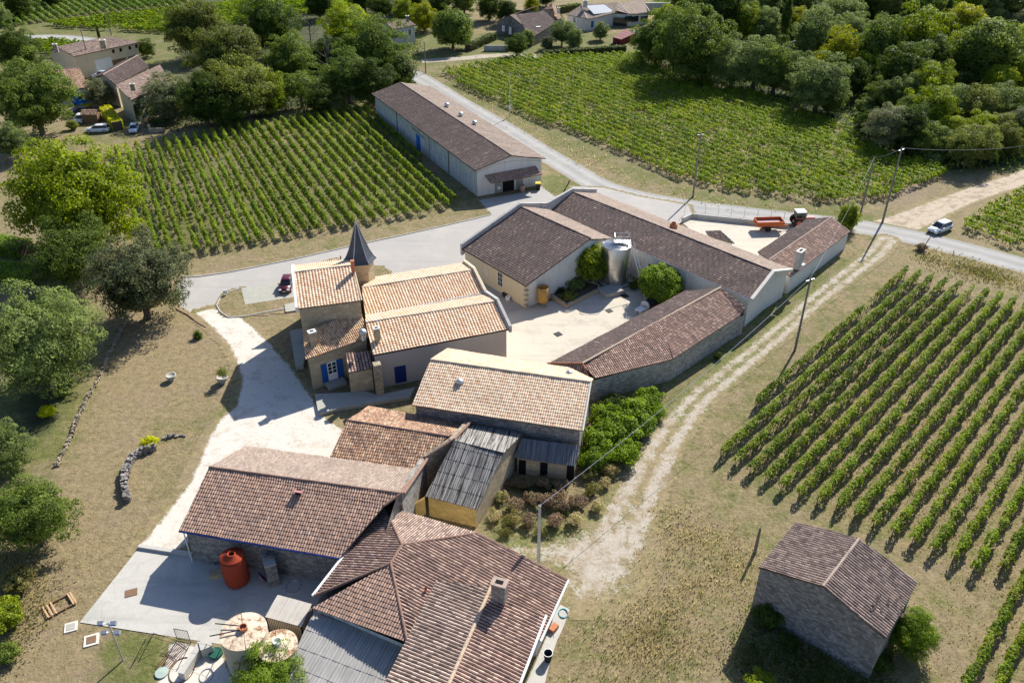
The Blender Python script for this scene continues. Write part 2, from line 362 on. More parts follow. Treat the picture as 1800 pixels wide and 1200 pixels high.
def concmat(name, c1, c2, stain, joints=0):
    m, t, b = mat(name, .85); p = pos(t)
    col = mix(t, noise(t, p, 1.3, 8, .72), c1, c2)
    col = mix(t, maths(t, 'MULTIPLY', sstep(t, noise(t, p, .22, 6, .65), .48, .72), .6), col, stain)
    col = mix(t, .3, col, mix(t, noise(t, p, 12, 4), (.2, .2, .2), (.85, .85, .85)), 'OVERLAY')
    col = cracks(t, p, col)
    L(t, col, b.inputs['Base Color']); bump(t, b, noise(t, p, 6, 4), .01, .4); return m
M['gravel'] = softmat('track_gravel', in_gravel, 1.25); M['wgravel'] = softmat('white_gravel', in_white, .55)
M['asphalt'] = softmat('grey_asphalt', in_asphalt, .35, .01); M['drive'] = softmat('driveway_surface', in_drive, .12, .01)
M['dirt'] = softmat('sandy_dirt', in_dirt, .8)
M['court'] = concmat('courtyard_concrete', (.47, .42, .34), (.60, .54, .44), (.36, .33, .28))
M['slab'] = concmat('grey_yard_concrete', (.40, .385, .35), (.54, .515, .46), (.30, .31, .27))
M['paver'] = concmat('speckled_pavers', (.26, .26, .22), (.48, .46, .40), (.33, .35, .26))
M['terrace'] = concmat('old_terrace_stone', (.32, .31, .27), (.44, .42, .36), (.18, .19, .17))
# ---- foliage
def leafmat(name, dark, light, tip=None, tipf=0.0, trans=.38):
    m = bpy.data.materials.new(name); m.use_nodes = True; t = m.node_tree; t.nodes.clear()
    g = N(t, 'NewGeometry'); rnd = g.outputs['Random Per Island']
    oc = N(t, 'TexCoord').outputs['Object']; oi = N(t, 'ObjectInfo').outputs['Random']
    nz = noise(t, g.outputs['Position'], .55, 4, .7)
    nz = sstep(t, nz, .3, .7); f = maths(t, 'ADD', maths(t, 'MULTIPLY', rnd, .5), maths(t, 'MULTIPLY', nz, .5))
    f = maths(t, 'ADD', f, maths(t, 'MULTIPLY', maths(t, 'SUBTRACT', oi, .5), .3), True)
    c = mix(t, f, dark, light)
    if tip: c = mix(t, maths(t, 'MULTIPLY', sstep(t, noise(t, g.outputs['Position'], .35, 3), .5, .62), tipf), c, tip)
    d = N(t, 'BsdfPrincipled'); d.inputs['Roughness'].default_value = .55; d.inputs['Specular IOR Level'].default_value = .12
    L(t, c, d.inputs['Base Color'])
    tr = N(t, 'BsdfTranslucent'); hs = N(t, 'HueSaturation'); hs.inputs['Saturation'].default_value = 1.1; hs.inputs['Value'].default_value = 1.7
    L(t, c, hs.inputs['Color']); L(t, hs.outputs[0], tr.inputs[0])
    mx = N(t, 'MixShader'); mx.inputs[0].default_value = trans; L(t, d.outputs[0], mx.inputs[1]); L(t, tr.outputs[0], mx.inputs[2])
    o = N(t, 'OutputMaterial'); L(t, mx.outputs[0], o.inputs[0]); return m
LEAF = {
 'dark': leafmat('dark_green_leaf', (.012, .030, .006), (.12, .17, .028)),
 'mid': leafmat('mid_green_leaf', (.024, .050, .010), (.245, .315, .06)),
 'olive': leafmat('olive_leaf', (.026, .040, .008), (.29, .32, .07)),
 'bright': leafmat('yellow_green_leaf', (.045, .085, .008), (.38, .44, .035), None, 0, .38),
 'silver': leafmat('grey_green_leaf', (.034, .056, .018), (.32, .39, .12)),
 'yellow': leafmat('yellowing_leaf', (.10, .13, .010), (.42, .42, .03), None, 0, .4),
 'bronze': leafmat('dark_bronze_leaf', (.016, .026, .010), (.28, .31, .15), (.28, .21, .12), .2),
 'fig': leafmat('lush_green_leaf', (.045, .09, .01), (.28, .38, .04), None, 0, .38),
 'vine': leafmat('vine_leaf', (.035, .08, .006), (.30, .40, .025), (.36, .35, .04), .35, .38),
 'vine_bush': leafmat('old_vine_leaf', (.05, .10, .006), (.26, .35, .022), (.38, .40, .03), .45, .36),
 'vine_far': leafmat('distant_vine_leaf', (.05, .10, .012), (.22, .32, .04), None, 0, .3),
 'dry': leafmat('dry_scrub', (.12, .08, .05), (.42, .30, .19), (.22, .23, .09), .5, .2),
 'straw': leafmat('tall_dry_grass', (.26, .21, .10), (.58, .50, .28), (.22, .25, .08), .6, .4),
 'weed': leafmat('green_weed', (.08, .085, .025), (.30, .28, .09), (.46, .37, .18), .7, .4),
 'hedge': leafmat('hedge_leaf', (.06, .14, .006), (.32, .50, .02), None, 0, .3),
 'golden': leafmat('golden_leaf', (.32, .34, .01), (.72, .72, .02), None, 0, .4)}
M['bark'] = plain('bark', (.13, .10, .075), .95, 0, .35, 4)
M['vinewood'] = plain('vine_wood', (.12, .085, .06), .95, 0, .3, 4)
# ------------------------------------------------------------------ ground
def inpoly(px, py, poly):
    c = np.zeros(px.shape, bool); n = len(poly)
    for i in range(n):
        x1, y1 = poly[i][:2]; x2, y2 = poly[(i+1) % n][:2]
        k = ((y1 > py) != (y2 > py)); xx = (x2-x1)*(py-y1)/((y2-y1) if y2 != y1 else 1e-9)+x1
        c ^= k & (px < xx)
    return c
def segdist(px, py, pts, closed=True):
    d = np.full(px.shape, 1e9); n = len(pts)
    for i in range(n if closed else n-1):
        x1, y1 = pts[i][:2]; x2, y2 = pts[(i+1) % n][:2]; dx, dy = x2-x1, y2-y1
        t = np.clip(((px-x1)*dx+(py-y1)*dy)/(dx*dx+dy*dy+1e-9), 0, 1)
        d = np.minimum(d, np.hypot(px-x1-t*dx, py-y1-t*dy))
    return d
def W(pix): return [tuple(P(x, y)[:2]) for x, y in pix]
def sdist(px, py, poly):
    d = segdist(px, py, poly); return np.where(inpoly(px, py, poly), d, -d)
ZONES = {  # attribute: list of (photo polygon, value, softness m)
 'green': [
  ([(330, 560), (430, 650), (390, 730), (250, 950), (140, 1095), (60, 1200), (0, 1200), (110, 900), (215, 545), (300, 560)], -.14, 3),
  ([(255, 455), (200, 270), (600, 190), (780, 350), (760, 365)], .16, 3),
  ([(0, 0), (600, 0), (740, 60), (740, 190), (600, 190), (0, 130)], .25, 8),
  ([(760, 60), (1150, 60), (1150, 110), (900, 110), (760, 112)], .25, 3),
  ([(770, 150), (1200, 350), (1560, 400), (1560, 380), (1210, 330), (800, 140)], .18, 3),
  ([(1480, 540), (1640, 410), (1800, 470), (1800, 520), (1600, 465), (1240, 800), (1150, 900), (1180, 700)], .02, 6),
  ([(1100, 700), (1250, 640), (1500, 480), (1530, 500), (1240, 760), (1180, 900), (1400, 950), (1600, 960), (1700, 1200), (1000, 1200), (1150, 900)], .0, 5),
  ([(260, 720), (420, 640), (330, 800), (260, 920), (190, 900)], .10, 3),
  ([(210, 1120), (270, 1130), (265, 1200), (180, 1200)], .5, 1),
  ([(940, 310), (1005, 310), (1000, 345), (960, 335)], .25, 1),
  ([(1010, 900), (1000, 1010), (840, 950), (860, 870)], .15, 2),
  ([(1190, 560), (1540, 440), (1180, 740), (1060, 700)], .22, 2),
  ([(0, 560), (160, 560), (110, 760), (0, 900)], .3, 5),
  ([(1500, 100), (1800, 0), (1800, 300), (1500, 280)], .3, 5)],
 'bare': [
  ([(255, 470), (200, 270), (600, 190), (780, 350), (760, 370)], .12, 3),
  ([(790, 110), (1150, 95), (1700, 300), (1560, 370), (1210, 330), (940, 250)], .34, 3),
  ([(1230, 790), (1590, 480), (1800, 530), (1800, 1200), (1700, 1100), (1600, 965)], .22, 3),
  ([(1560, 330), (1800, 280), (1800, 330), (1560, 400)], .3, 3),
  ([(0, 760), (110, 800), (215, 540), (300, 560), (120, 850), (130, 1000), (60, 1200), (0, 1200)], .18, 3),
  ([(60, 950), (200, 880), (140, 1095), (380, 1140), (200, 1200), (0, 1200)], .26, 3),
  ([(1120, 850), (1320, 860), (1230, 1000), (1140, 960)], .2, 3),
  ([(330, 560), (420, 640), (390, 720), (250, 900), (215, 860), (300, 640)], .08, 3)],
 'pale': [
  ([(1240, 800), (1600, 470), (1480, 500), (1180, 740), (1110, 860), (1160, 1180), (1290, 1180), (1320, 960)], .12, 4),
  ([(1560, 430), (1800, 500), (1800, 530), (1600, 475)], .2, 2)],
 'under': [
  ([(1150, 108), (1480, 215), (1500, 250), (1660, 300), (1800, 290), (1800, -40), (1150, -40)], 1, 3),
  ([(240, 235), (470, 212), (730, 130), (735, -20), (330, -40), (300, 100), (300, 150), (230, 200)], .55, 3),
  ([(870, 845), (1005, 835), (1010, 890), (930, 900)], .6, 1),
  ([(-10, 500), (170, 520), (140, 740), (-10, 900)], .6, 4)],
}
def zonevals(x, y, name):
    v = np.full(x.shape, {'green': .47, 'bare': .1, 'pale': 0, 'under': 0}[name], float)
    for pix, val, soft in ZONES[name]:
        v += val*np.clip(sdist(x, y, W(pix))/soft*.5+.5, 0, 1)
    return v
def gridmesh(name, xs, ys, z, m, keep=None, edge=None):
    gx, gy = np.meshgrid(xs, ys); nx, ny = len(xs), len(ys)
    idx = np.arange(nx*ny).reshape(ny, nx)
    q = np.stack([idx[:-1, :-1], idx[:-1, 1:], idx[1:, 1:], idx[1:, :-1]], -1).reshape(-1, 4)
    x, y = gx.ravel(), gy.ravel()
    if keep is not None:
        k = keep(x, y); q = q[k[q].any(1)]
        used = np.unique(q); rm = np.zeros(nx*ny, int); rm[used] = np.arange(len(used)); q = rm[q]; x, y = x[used], y[used]
    me = bpy.data.meshes.new(name); setmesh(me, np.stack([x, y, np.full(x.shape, z)], 1), q, [m])
    for a in ZONES:
        at = me.attributes.new(a, 'FLOAT', 'POINT'); at.data.foreach_set('value', zonevals(x, y, a).astype(np.float32))
    if edge is not None:
        at = me.attributes.new('edge', 'FLOAT', 'POINT'); at.data.foreach_set('value', edge(x, y).astype(np.float32))
    o = bpy.data.objects.new(name, me); COL.objects.link(o); return o
far = [-2500, -1200, -600, -320]
xs = np.array(far+list(np.arange(-230, 231, 1.25))+[320, 600, 1200, 2500]); ys = np.array([-600, -200, -60]+list(np.arange(0, 341, 1.25))+[450, 700, 1200, 2500, 4500])
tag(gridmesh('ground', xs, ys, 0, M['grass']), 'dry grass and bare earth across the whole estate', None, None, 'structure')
def region(name, pix, z, m, fade, label=None, step=.5, wpts=None):
    poly = wpts or W(pix); a = np.array(poly); pad = fade+.5
    x = np.arange(a[:, 0].min()-pad, a[:, 0].max()+pad, step); y = np.arange(a[:, 1].min()-pad, a[:, 1].max()+pad, step)
    o = gridmesh(name, x, y, z, m, lambda u, v: sdist(u, v, poly) > -fade, lambda u, v: np.clip(.5+sdist(u, v, poly)/(2*fade), 0, 1))
    return tag(o, label, None, None, 'structure')
def ribbon(name, pix, width, z, m, label=None, k=8, wpts=None, ev=None):
    c = [np.array(p[:2]) for p in (wpts or W(pix))]; out = []
    for i in range(len(c)-1):                      # Catmull-Rom
        p0, p1, p2, p3 = c[max(i-1, 0)], c[i], c[i+1], c[min(i+2, len(c)-1)]
        for j in range(k):
            t = j/k; out.append(.5*((2*p1)+(-p0+p2)*t+(2*p0-5*p1+4*p2-p3)*t*t+(-p0+3*p1-3*p2+p3)*t**3))
    out.append(c[-1]); out = np.array(out); d = np.gradient(out, axis=0); d /= np.linalg.norm(d, axis=1)[:, None]
    nrm = np.stack([-d[:, 1], d[:, 0]], 1); offs = np.array([-1, -.72, -.45, 0, .45, .72, 1]); ev = np.array(ev or [0, .5, .9, 1, .9, .5, 0])
    wd = np.interp(np.linspace(0, 1, len(out)), np.linspace(0, 1, len(width)), width) if hasattr(width, '__len__') else np.full(len(out), width)
    V = (out[:, None, :]+nrm[:, None, :]*offs[None, :, None]*wd[:, None, None]*.7).reshape(-1, 2)
    n = len(out); idx = np.arange(n*7).reshape(n, 7)
    q = np.stack([idx[:-1, :-1], idx[:-1, 1:], idx[1:, 1:], idx[1:, :-1]], -1).reshape(-1, 4)
    me = bpy.data.meshes.new(name); setmesh(me, np.column_stack([V, np.full(len(V), z)]), q, [m])
    for a in ZONES:
        at = me.attributes.new(a, 'FLOAT', 'POINT'); at.data.foreach_set('value', zonevals(V[:, 0], V[:, 1], a).astype(np.float32))
    at = me.attributes.new('edge', 'FLOAT', 'POINT'); at.data.foreach_set('value', np.tile(ev, n).astype(np.float32))
    o = bpy.data.objects.new(name, me); COL.objects.link(o); tag(o, label, None, None, 'structure'); return out
def sheet(name, pix, z, m, label=None):
    b = MB(); b.poly([P(x, y, z) for x, y in pix]); return tag(b.build(name, m), label, None, None, 'structure')
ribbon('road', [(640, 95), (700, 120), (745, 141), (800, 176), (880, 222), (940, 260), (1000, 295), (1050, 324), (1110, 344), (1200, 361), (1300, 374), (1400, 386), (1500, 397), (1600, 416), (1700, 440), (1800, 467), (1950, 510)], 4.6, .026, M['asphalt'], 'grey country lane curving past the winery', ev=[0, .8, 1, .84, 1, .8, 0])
ribbon('far_road', [(-40, 62), (40, 66), (90, 66), (150, 71), (210, 83)], 6, .012, M['asphalt'], 'road bend beside the far vineyard')
ribbon('lane', [(740, 108), (800, 104), (870, 98), (930, 99), (1000, 95)], 3.5, .016, M['gravel'], 'gravel lane in front of the hamlet')
ribbon('dirt_track', [(1535, 410), (1590, 392), (1650, 366), (1715, 340), (1800, 312), (1900, 270)], [6.5, 4.8, 3.7, 3.7, 3.7], .020, M['dirt'], 'sandy dirt track leaving the lane to the right', ev=[0, .62, .9, .55, .9, .62, 0])
def track(pix, widths, patch, fade, z):
    c = [np.array(p) for p in W(pix)]; out = []
    for i in range(len(c)-1):
        p0, p1, p2, p3 = c[max(i-1, 0)], c[i], c[i+1], c[min(i+2, len(c)-1)]
        for j in range(4): t = j/4; out.append(.5*((2*p1)+(-p0+p2)*t+(2*p0-5*p1+4*p2-p3)*t*t+(-p0+3*p1-3*p2+p3)*t**3))
    out.append(c[-1]); wd = np.interp(np.linspace(0, 1, len(out)), np.linspace(0, 1, len(widths)), widths); pp = W(patch)
    def edge(u, v):
        best = np.full(u.shape, 1e9); e = np.zeros(u.shape)
        for i in range(len(out)-1):
            a, d = out[i], out[i+1]-out[i]; l2 = d@d; t = np.clip(((u-a[0])*d[0]+(v-a[1])*d[1])/l2, 0, 1)
            dist = np.hypot(u-a[0]-t*d[0], v-a[1]-t*d[1]); sd = (d[0]*(v-a[1])-d[1]*(u-a[0]))/math.sqrt(l2); w_ = wd[i]+(wd[i+1]-wd[i])*t
            q = np.where(sd > 0, dist, -dist)/w_; k = dist < best; best = np.where(k, dist, best)
            e = np.where(k, np.interp(q, [-.75, -.5, -.3, 0, .3, .5, .75], [0, .56, .70, .26, .74, .58, 0]), e)
        fd = 1-np.clip(((out[-1][1]+9)-v)/9, 0, 1)
        return np.maximum(e*fd, np.clip(.42+sdist(u, v, pp)/(2*fade), 0, .78))
    a = np.array(out); x = np.arange(a[:, 0].min()-8, a[:, 0].max()+8, .4); y = np.arange(a[:, 1].min()-8, a[:, 1].max()+4, .4)
    o = gridmesh('gravel_track', x, y, z, M['gravel'], lambda u, v: edge(u, v) > .02, edge); tag(o, 'worn two-rut gravel track running down past the stone shed to the near corner', None, None, 'structure')
track([(1558, 422), (1538, 446), (1492, 482), (1432, 529), (1362, 591), (1287, 652), (1224, 706), (1178, 766), (1142, 830), (1112, 890), (1085, 950), (1062, 1020), (1050, 1090)], [2.6, 2.3, 2.1, 2.1, 2.2, 2.5, 2.9, 3.4, 3.8, 4, 3.6],
  [(1115, 905), (1125, 960), (1100, 1020), (1060, 1045), (1015, 1050), (995, 1000), (960, 982), (900, 985), (870, 965), (960, 960), (1040, 935)], 2.6, .028)
region('driveway', [(312, 500), (325, 487), (405, 478), (520, 455), (620, 432), (700, 415), (790, 395), (832, 386), (866, 378), (842, 352), (945, 334), (964, 310), (1003, 328), (1060, 330), (1120, 345), (1210, 361), (1217, 378), (1197, 392), (1100, 410), (1060, 410), (1000, 440), (930, 560), (850, 560), (700, 520), (560, 545), (430, 540), (395, 545), (405, 560), (345, 556), (316, 538)], .036, M['drive'], .28, 'grey driveway sweeping past the chateau')
region('gravel_drive', [(345, 550), (372, 543), (402, 547), (432, 566), (470, 602), (505, 640), (540, 690), (575, 740), (640, 780), (560, 860), (380, 900), (320, 965), (243, 965), (285, 915), (335, 850), (358, 800), (368, 770), (392, 735), (418, 712), (428, 670), (420, 640), (402, 603), (375, 576)], .040, M['wgravel'], .8, 'white gravel drive beside the chateau')
sheet('courtyard', [(870, 640), (880, 600), (860, 560), (930, 540), (1000, 520), (1040, 470), (1100, 490), (1180, 510), (1240, 520), (1180, 560), (1000, 650), (950, 660)], .05, M['court'], 'pale concrete courtyard between the wine sheds')
sheet('yard', [(245, 961), (345, 975), (560, 1010), (640, 1040), (560, 1160), (480, 1160), (385, 1131), (140, 1093)], .05, M['slab'], 'concrete yard below the long tiled barn')
sheet('rear_yard', [(1195, 388), (1215, 381), (1300, 392), (1400, 400), (1460, 395), (1470, 420), (1350, 460), (1300, 450), (1240, 425)], .05, M['court'], 'concrete yard behind the long winery roof')
sheet('parking_pad', [(424, 506), (512, 492), (520, 521), (431, 535)], .056, M['paver'], 'speckled paved parking pad beside the chateau')
region('lawn', [(383, 535), (386, 523), (402, 513), (425, 506), (431, 536), (520, 520), (524, 545), (430, 556), (405, 558), (390, 550)], .050, M['grass'], .1, 'small grass island in the driveway')
region('lawn', [(655, 470), (668, 468), (685, 478), (690, 495), (655, 496)], .046, M['grass'], .1, 'grass patch beside the turret', .4)
region('lawn', [(943, 312), (968, 308), (988, 318), (1001, 330), (1002, 345), (985, 350), (970, 338), (945, 322)], .044, M['grass'], .1, 'grass verge in front of the hangar', .4)
# kerbs
def kerb(name, pix, label, wdt=.14, h=.12, m=None):
    b = MB(); pts = [P(x, y, .05) for x, y in pix]
    for a, c in zip(pts[:-1], pts[1:]):
        d = c-a; l = np.linalg.norm(d); b.box((a+c)/2+np.array([0, 0, h/2-.02]), (l+.05, wdt, h), math.atan2(d[1], d[0]))
    return tag(b.build(name, m or M['parapet']), label, 'kerb')
kerb('kerb', [(325, 487), (350, 486), (405, 478), (520, 455), (620, 432), (700, 415), (790, 395), (862, 378)], 'low kerb between driveway and vineyard grass')
kerb('kerb', [(424, 507), (402, 514), (387, 524), (381, 537), (388, 549), (402, 558), (430, 556), (510, 541)], 'curved kerb round the small grass island')
kerb('kerb', [(310, 543), (330, 553), (348, 567), (362, 575)], 'brown kerb along the lawn corner', .12, .1, M['ridge_brown'])
# ------------------------------------------------------------------ roofs
def roofmesh(faces, kind='tile', cw=.24, rl=.38, amp=.045, lip=.03, thick=.14, eave=None):
    "faces: list of convex 3-D polygons whose first edge is the eave; returns bmesh of tiled surface plus slab"
    out = bmesh.new(); uvl = out.loops.layers.uv.new('UVMap')
    for fi, poly in enumerate(faces):
        p = [Vector([float(q) for q in v]) for v in poly]
        n = Vector((0, 0, 0))
        for i in range(len(p)): n += (p[i]-p[0]).cross(p[(i+1) % len(p)]-p[0])
        n.normalize(); n = n if n.z > 0 else -n
        c = sum(p, Vector())/len(p); p = [q-n*((q-c).dot(n)) for q in p]
        U = (p[1]-p[0]).normalized()
        if eave is not None: U = Vector([float(q) for q in eave]); U = (U-n*U.dot(n)).normalized(); p0_ = p[0]; p = [q for q in p]
        Vv = n.cross(U)
        if Vv.z < 0: Vv = -Vv; U = -U
        us = [(q-p[0]).dot(U) for q in p]; vs = [(q-p[0]).dot(Vv) for q in p]
        u0 = math.floor(min(us)/cw)-1; u1 = math.ceil(max(us)/cw)+1; v0 = math.floor(min(vs)/rl)-1; v1 = math.ceil(max(vs)/rl)+1
        sub = 4; cols = np.arange(u0*sub, u1*sub+1)/sub
        prof = {'tile': .5-.5*np.cos(2*np.pi*cols), 'corr': .5-.5*np.cos(2*np.pi*cols), 'flat': np.zeros(len(cols))}[kind]*amp
        V = []; Q = []; k = len(cols); r = 0
        for j in range(v0, v1):
            wob = .006*np.sin(cols*1.7+j*2.1)
            for (vv, hh) in ((j, lip), (j+1, 0)):
                o = np.outer(np.ones(k), np.array(p[0]))+np.outer(cols*cw, np.array(U))+np.outer(np.full(k, vv*rl), np.array(Vv))+np.outer(prof+hh+wob, np.array(n))
                V.append(o)
            a = r*k+np.arange(k-1); Q.append(np.stack([a, a+1, a+1+k, a+k], 1))
            if j < v1-1: Q.append(np.stack([a+k, a+k+1, a+1+2*k, a+2*k], 1))
            r += 2
        V = np.concatenate(V); Q = np.concatenate(Q)
        V[:, 2] += .03*np.sin(V[:, 0]*.9+V[:, 1]*.5+fi)*np.sin(V[:, 1]*.8-V[:, 0]*.4)+.012*np.sin(V[:, 0]*3.1)*np.sin(V[:, 1]*2.7)
        me = bpy.data.meshes.new('t'); setmesh(me, V, Q, []); b = bmesh.new(); b.from_mesh(me); bpy.data.meshes.remove(me)
        cc = sum(p, Vector())/len(p)
        for i in range(len(p)):
            a, d = p[i], p[(i+1) % len(p)]; e = d-a
            if e.length < 1e-4: continue
            pn = e.cross(n); pn = pn if (cc-a).dot(pn) < 0 else -pn
            bmesh.ops.bisect_plane(b, geom=b.verts[:]+b.edges[:]+b.faces[:], plane_co=a, plane_no=pn, clear_outer=True)
        b.verts.ensure_lookup_table(); vm = {}
        for v in b.verts: vm[v] = out.verts.new(v.co)
        off = fi*37 if eave is None else 0
        for f in b.faces:
            try: nf = out.faces.new([vm[v] for v in f.verts])
            except ValueError: continue
            fc = f.calc_center_median(); cu = (fc-p[0]).dot(U)/cw; cv = (fc-p[0]).dot(Vv)/rl
            for lp in nf.loops:
                q = lp.vert.co-p[0]; lu = q.dot(U)/cw; lv = q.dot(Vv)/rl
                lv = min(max(lv, math.floor(cv)+.03), math.floor(cv)+.97)
                lp[uvl].uv = (lu+off, lv+off)
            nf.material_index = 0
            if nf.normal.dot(n) < 0: nf.normal_flip()
        b.free()
        top = [out.verts.new(q-n*.012) for q in p]; bot = [out.verts.new(q-n*thick) for q in p]
        m_ = len(p); fs = [tuple(top), tuple(reversed(bot))]+[(top[i], bot[i], bot[(i+1) % m_], top[(i+1) % m_]) for i in range(m_)]
        for f in fs: out.faces.new(f).material_index = 1
    return out
def roof(parent, faces, m, kind='tile', name='roof', label=None, **kw):
    b = roofmesh(faces, kind, **kw); me = bpy.data.meshes.new(name); b.to_mesh(me); b.free()
    me.materials.append(m); me.materials.append(M['under'])
    o = bpy.data.objects.new(name, me); COL.objects.link(o)
    if parent: attach(o, parent)
    if label: o['label'] = label
    return o
def cap(parent, pts, m, r=.13, name='ridge_cap', seg=.42):
    "overlapping half-round ridge tiles along a 3-D line"
    b = MB()
    for a, c in zip(pts[:-1], pts[1:]):
        a, c = np.array(a, float), np.array(c, float); l = np.linalg.norm(c-a); k = max(1, int(l/seg)); rng = random.Random(int(l*77))
        for i in range(k):
            p0 = a+(c-a)*i/k; p1 = a+(c-a)*(i+1.12)/k; dz = rng.uniform(-.012, .012)
            b.tube([p0+[0, 0, -.01+dz], p1+[0, 0, .02+dz]], [r*1.0, r*.86], 6, 0, half=True)
    return b.build(name, m, parent)
def gutter(parent, a, c, m='zinc', r=.07, name='gutter'):
    b = MB(); b.tube([np.array(a)+[0, 0, -.06], np.array(c)+[0, 0, -.06]], r, 6); return b.build(name, M[m], parent)
def inset(ring, d):
    n = len(ring); out = []
    for i in range(n):
        a, b, c = [np.array(ring[j % n], float) for j in (i-1, i, i+1)]
        e1 = (b-a)[:2]; e2 = (c-b)[:2]; e1 /= np.linalg.norm(e1); e2 /= np.linalg.norm(e2)
        n1 = np.array([-e1[1], e1[0]]); n2 = np.array([-e2[1], e2[0]])
        k = n1+n2; k /= max(.2, 1+n1@n2); out.append(np.array([b[0]+k[0]*d, b[1]+k[1]*d, b[2]]))
    return out
def walls(parent, ring, m, d=.28, drop=.16, z0=-.3, name='wall'):
    "ring: eave/gable outline, counter-clockwise seen from above (any turn is handled)"
    area = sum(ring[i][0]*ring[(i+1) % len(ring)][1]-ring[(i+1) % len(ring)][0]*ring[i][1] for i in range(len(ring)))
    r = list(ring) if area > 0 else list(reversed(ring))
    q = inset(r, d); b = MB()
    b.prism([(p[0], p[1], z0) for p in q], [(p[0], p[1], p[2]-drop) for p in q], cap=False)
    return b.build(name, m, parent), (q if area > 0 else list(reversed(q)))
def coping(parent, pts, h, t, m, side=1, name='parapet', base=.3):
    "raised wall strip following a sloping line; stands on the wall below"
    b = MB()
    for a, c in zip(pts[:-1], pts[1:]):
        a, c = np.array(a, float), np.array(c, float); d = (c-a)[:2]; l = np.linalg.norm(d); n = np.array([-d[1], d[0], 0])/l*t*side
        e = np.array([d[0], d[1], 0])/l*.0
        b.prism([a-e-[0, 0, base], c+e-[0, 0, base], c+e+n-[0, 0, base], a-e+n-[0, 0, base]], [a-e+[0, 0, h], c+e+[0, 0, h], c+e+n+[0, 0, h], a-e+n+[0, 0, h]])
    return b.build(name, m, parent)
def onwall(parent, name, A, B, px, py, wd, ht, m, out=.04, label=None, base=None, dep=.08):
    "panel of width wd, height ht on the vertical wall A-B; px,py = photo point at its centre"
    p = X(px, py, wallplane(np.array(A), np.array(B))); d = (np.array(B)-np.array(A))[:2]; d = d/np.linalg.norm(d)
    n = np.array([-d[1], d[0]]);
    if n @ (np.array([0, 0])-p[:2]) < 0: n = -n
    z = p[2] if base is None else base+ht/2
    c = (p[0]+n[0]*out, p[1]+n[1]*out, z); rz = math.atan2(d[1], d[0])
    b = MB(); b.box(c, (wd, dep, ht), rz); o = b.build(name, m, parent, label); return o, c, rz, n
def window(parent, A, B, px, py, wd, ht, frame='white_paint', nx=2, ny=3, shut=None, gl='glass', sill=True):
    o, c, rz, n = onwall(parent, 'window', A, B, px, py, wd, ht, M[gl], .01, dep=.06)
    b = MB(); u = np.array([math.cos(rz), math.sin(rz), 0]); c = np.array(c)+np.array([n[0], n[1], 0])*.035; t = .07
    for i in range(nx+1): b.box(c+u*(-wd/2+wd*i/nx), (t if i in (0, nx) else .045, .05, ht+.04), rz)
    for j in range(ny+1): b.box(c+[0, 0, -ht/2+ht*j/ny]+np.array([n[0], n[1], 0])*.002, (wd+.05, .052, t if j in (0, ny) else .045), rz)
    b.build('frame', M[frame], o)
    if sill: MB().box(c+[0, 0, -ht/2-.09], (wd+.3, .16, .09), rz).build('sill', M['coping'], o)
    if shut:
        for s in (-1, 1): MB().box(c+u*s*(wd*.75+.08)+np.array([n[0], n[1], 0])*.03, (wd*.5, .05, ht+.06), rz).build('shutter', M[shut], parent)
    return o
def chimney(parent, px, py, z, wx, wy, h, rz, m='stone_cut', pot=None, name='chimney', capm='coping'):
    "px,py,z = top centre"
    p = P(px, py, z); b = MB(); b.box((p[0], p[1], z-h/2), (wx, wy, h), rz); o = b.build(name, M[m], parent)
    k = MB(); k.box((p[0], p[1], z+.05), (wx+.16, wy+.16, .12), rz); k.build('chimney_cap', M[capm], o)
    MB().box((p[0], p[1], z+.125), (wx*.55, wy*.45, .05), rz).build('flue', M['dark'], o)
    return o
def ctr(pts): a = np.mean([np.array(p)[:2] for p in pts], axis=0); return (a[0], a[1], 0)
def ang(a, b): return math.atan2(b[1]-a[1], b[0]-a[0])
def vent(label, px, py, z, r=.28, h=.5, group=None, name='roof_ventilator'):
    p = P(px, py, z); e = empty(name, label, 'ventilator', (p[0], p[1], z-h), 0, group)
    MB().lathe((p[0], p[1], z-h), [(r*.62, -.3), (r*.62, h*.45), (r*.75, h*.46)], 16).build('pipe', M['zinc'], e)
    MB().lathe((p[0], p[1], z-h*.5), [(r*.7, 0), (r, .05), (r, h*.3), (r*.75, h*.5), (.02, h*.6)], 16).build('cowl', M['zinc'], e, None, True)
    return e
# ================================================================== BUILDINGS
mid = lambda a, b, t=.5: np.array(a)*(1-t)+np.array(b)*t
def gable(label, cat, name, A, B, C, D, R1, R2, m, wall, capm='ridge', group=None, d=.28, kind='tile', faces=None, **kw):
    "A,B near eave; C,D far eave (C behind B); R1 ridge at the A/D end, R2 at the B/C end"
    e = empty(name, label, cat, ctr([A, B, C, D]), 0, group)
    roof(e, faces or [[A, B, R2, R1], [C, D, R1, R2]], M[m], kind, **kw)
    wl, q = walls(e, [A, B, R2, C, D, R1], M[wall], d)
    if capm: cap(e, [R1, R2], M[capm])
    return e, q
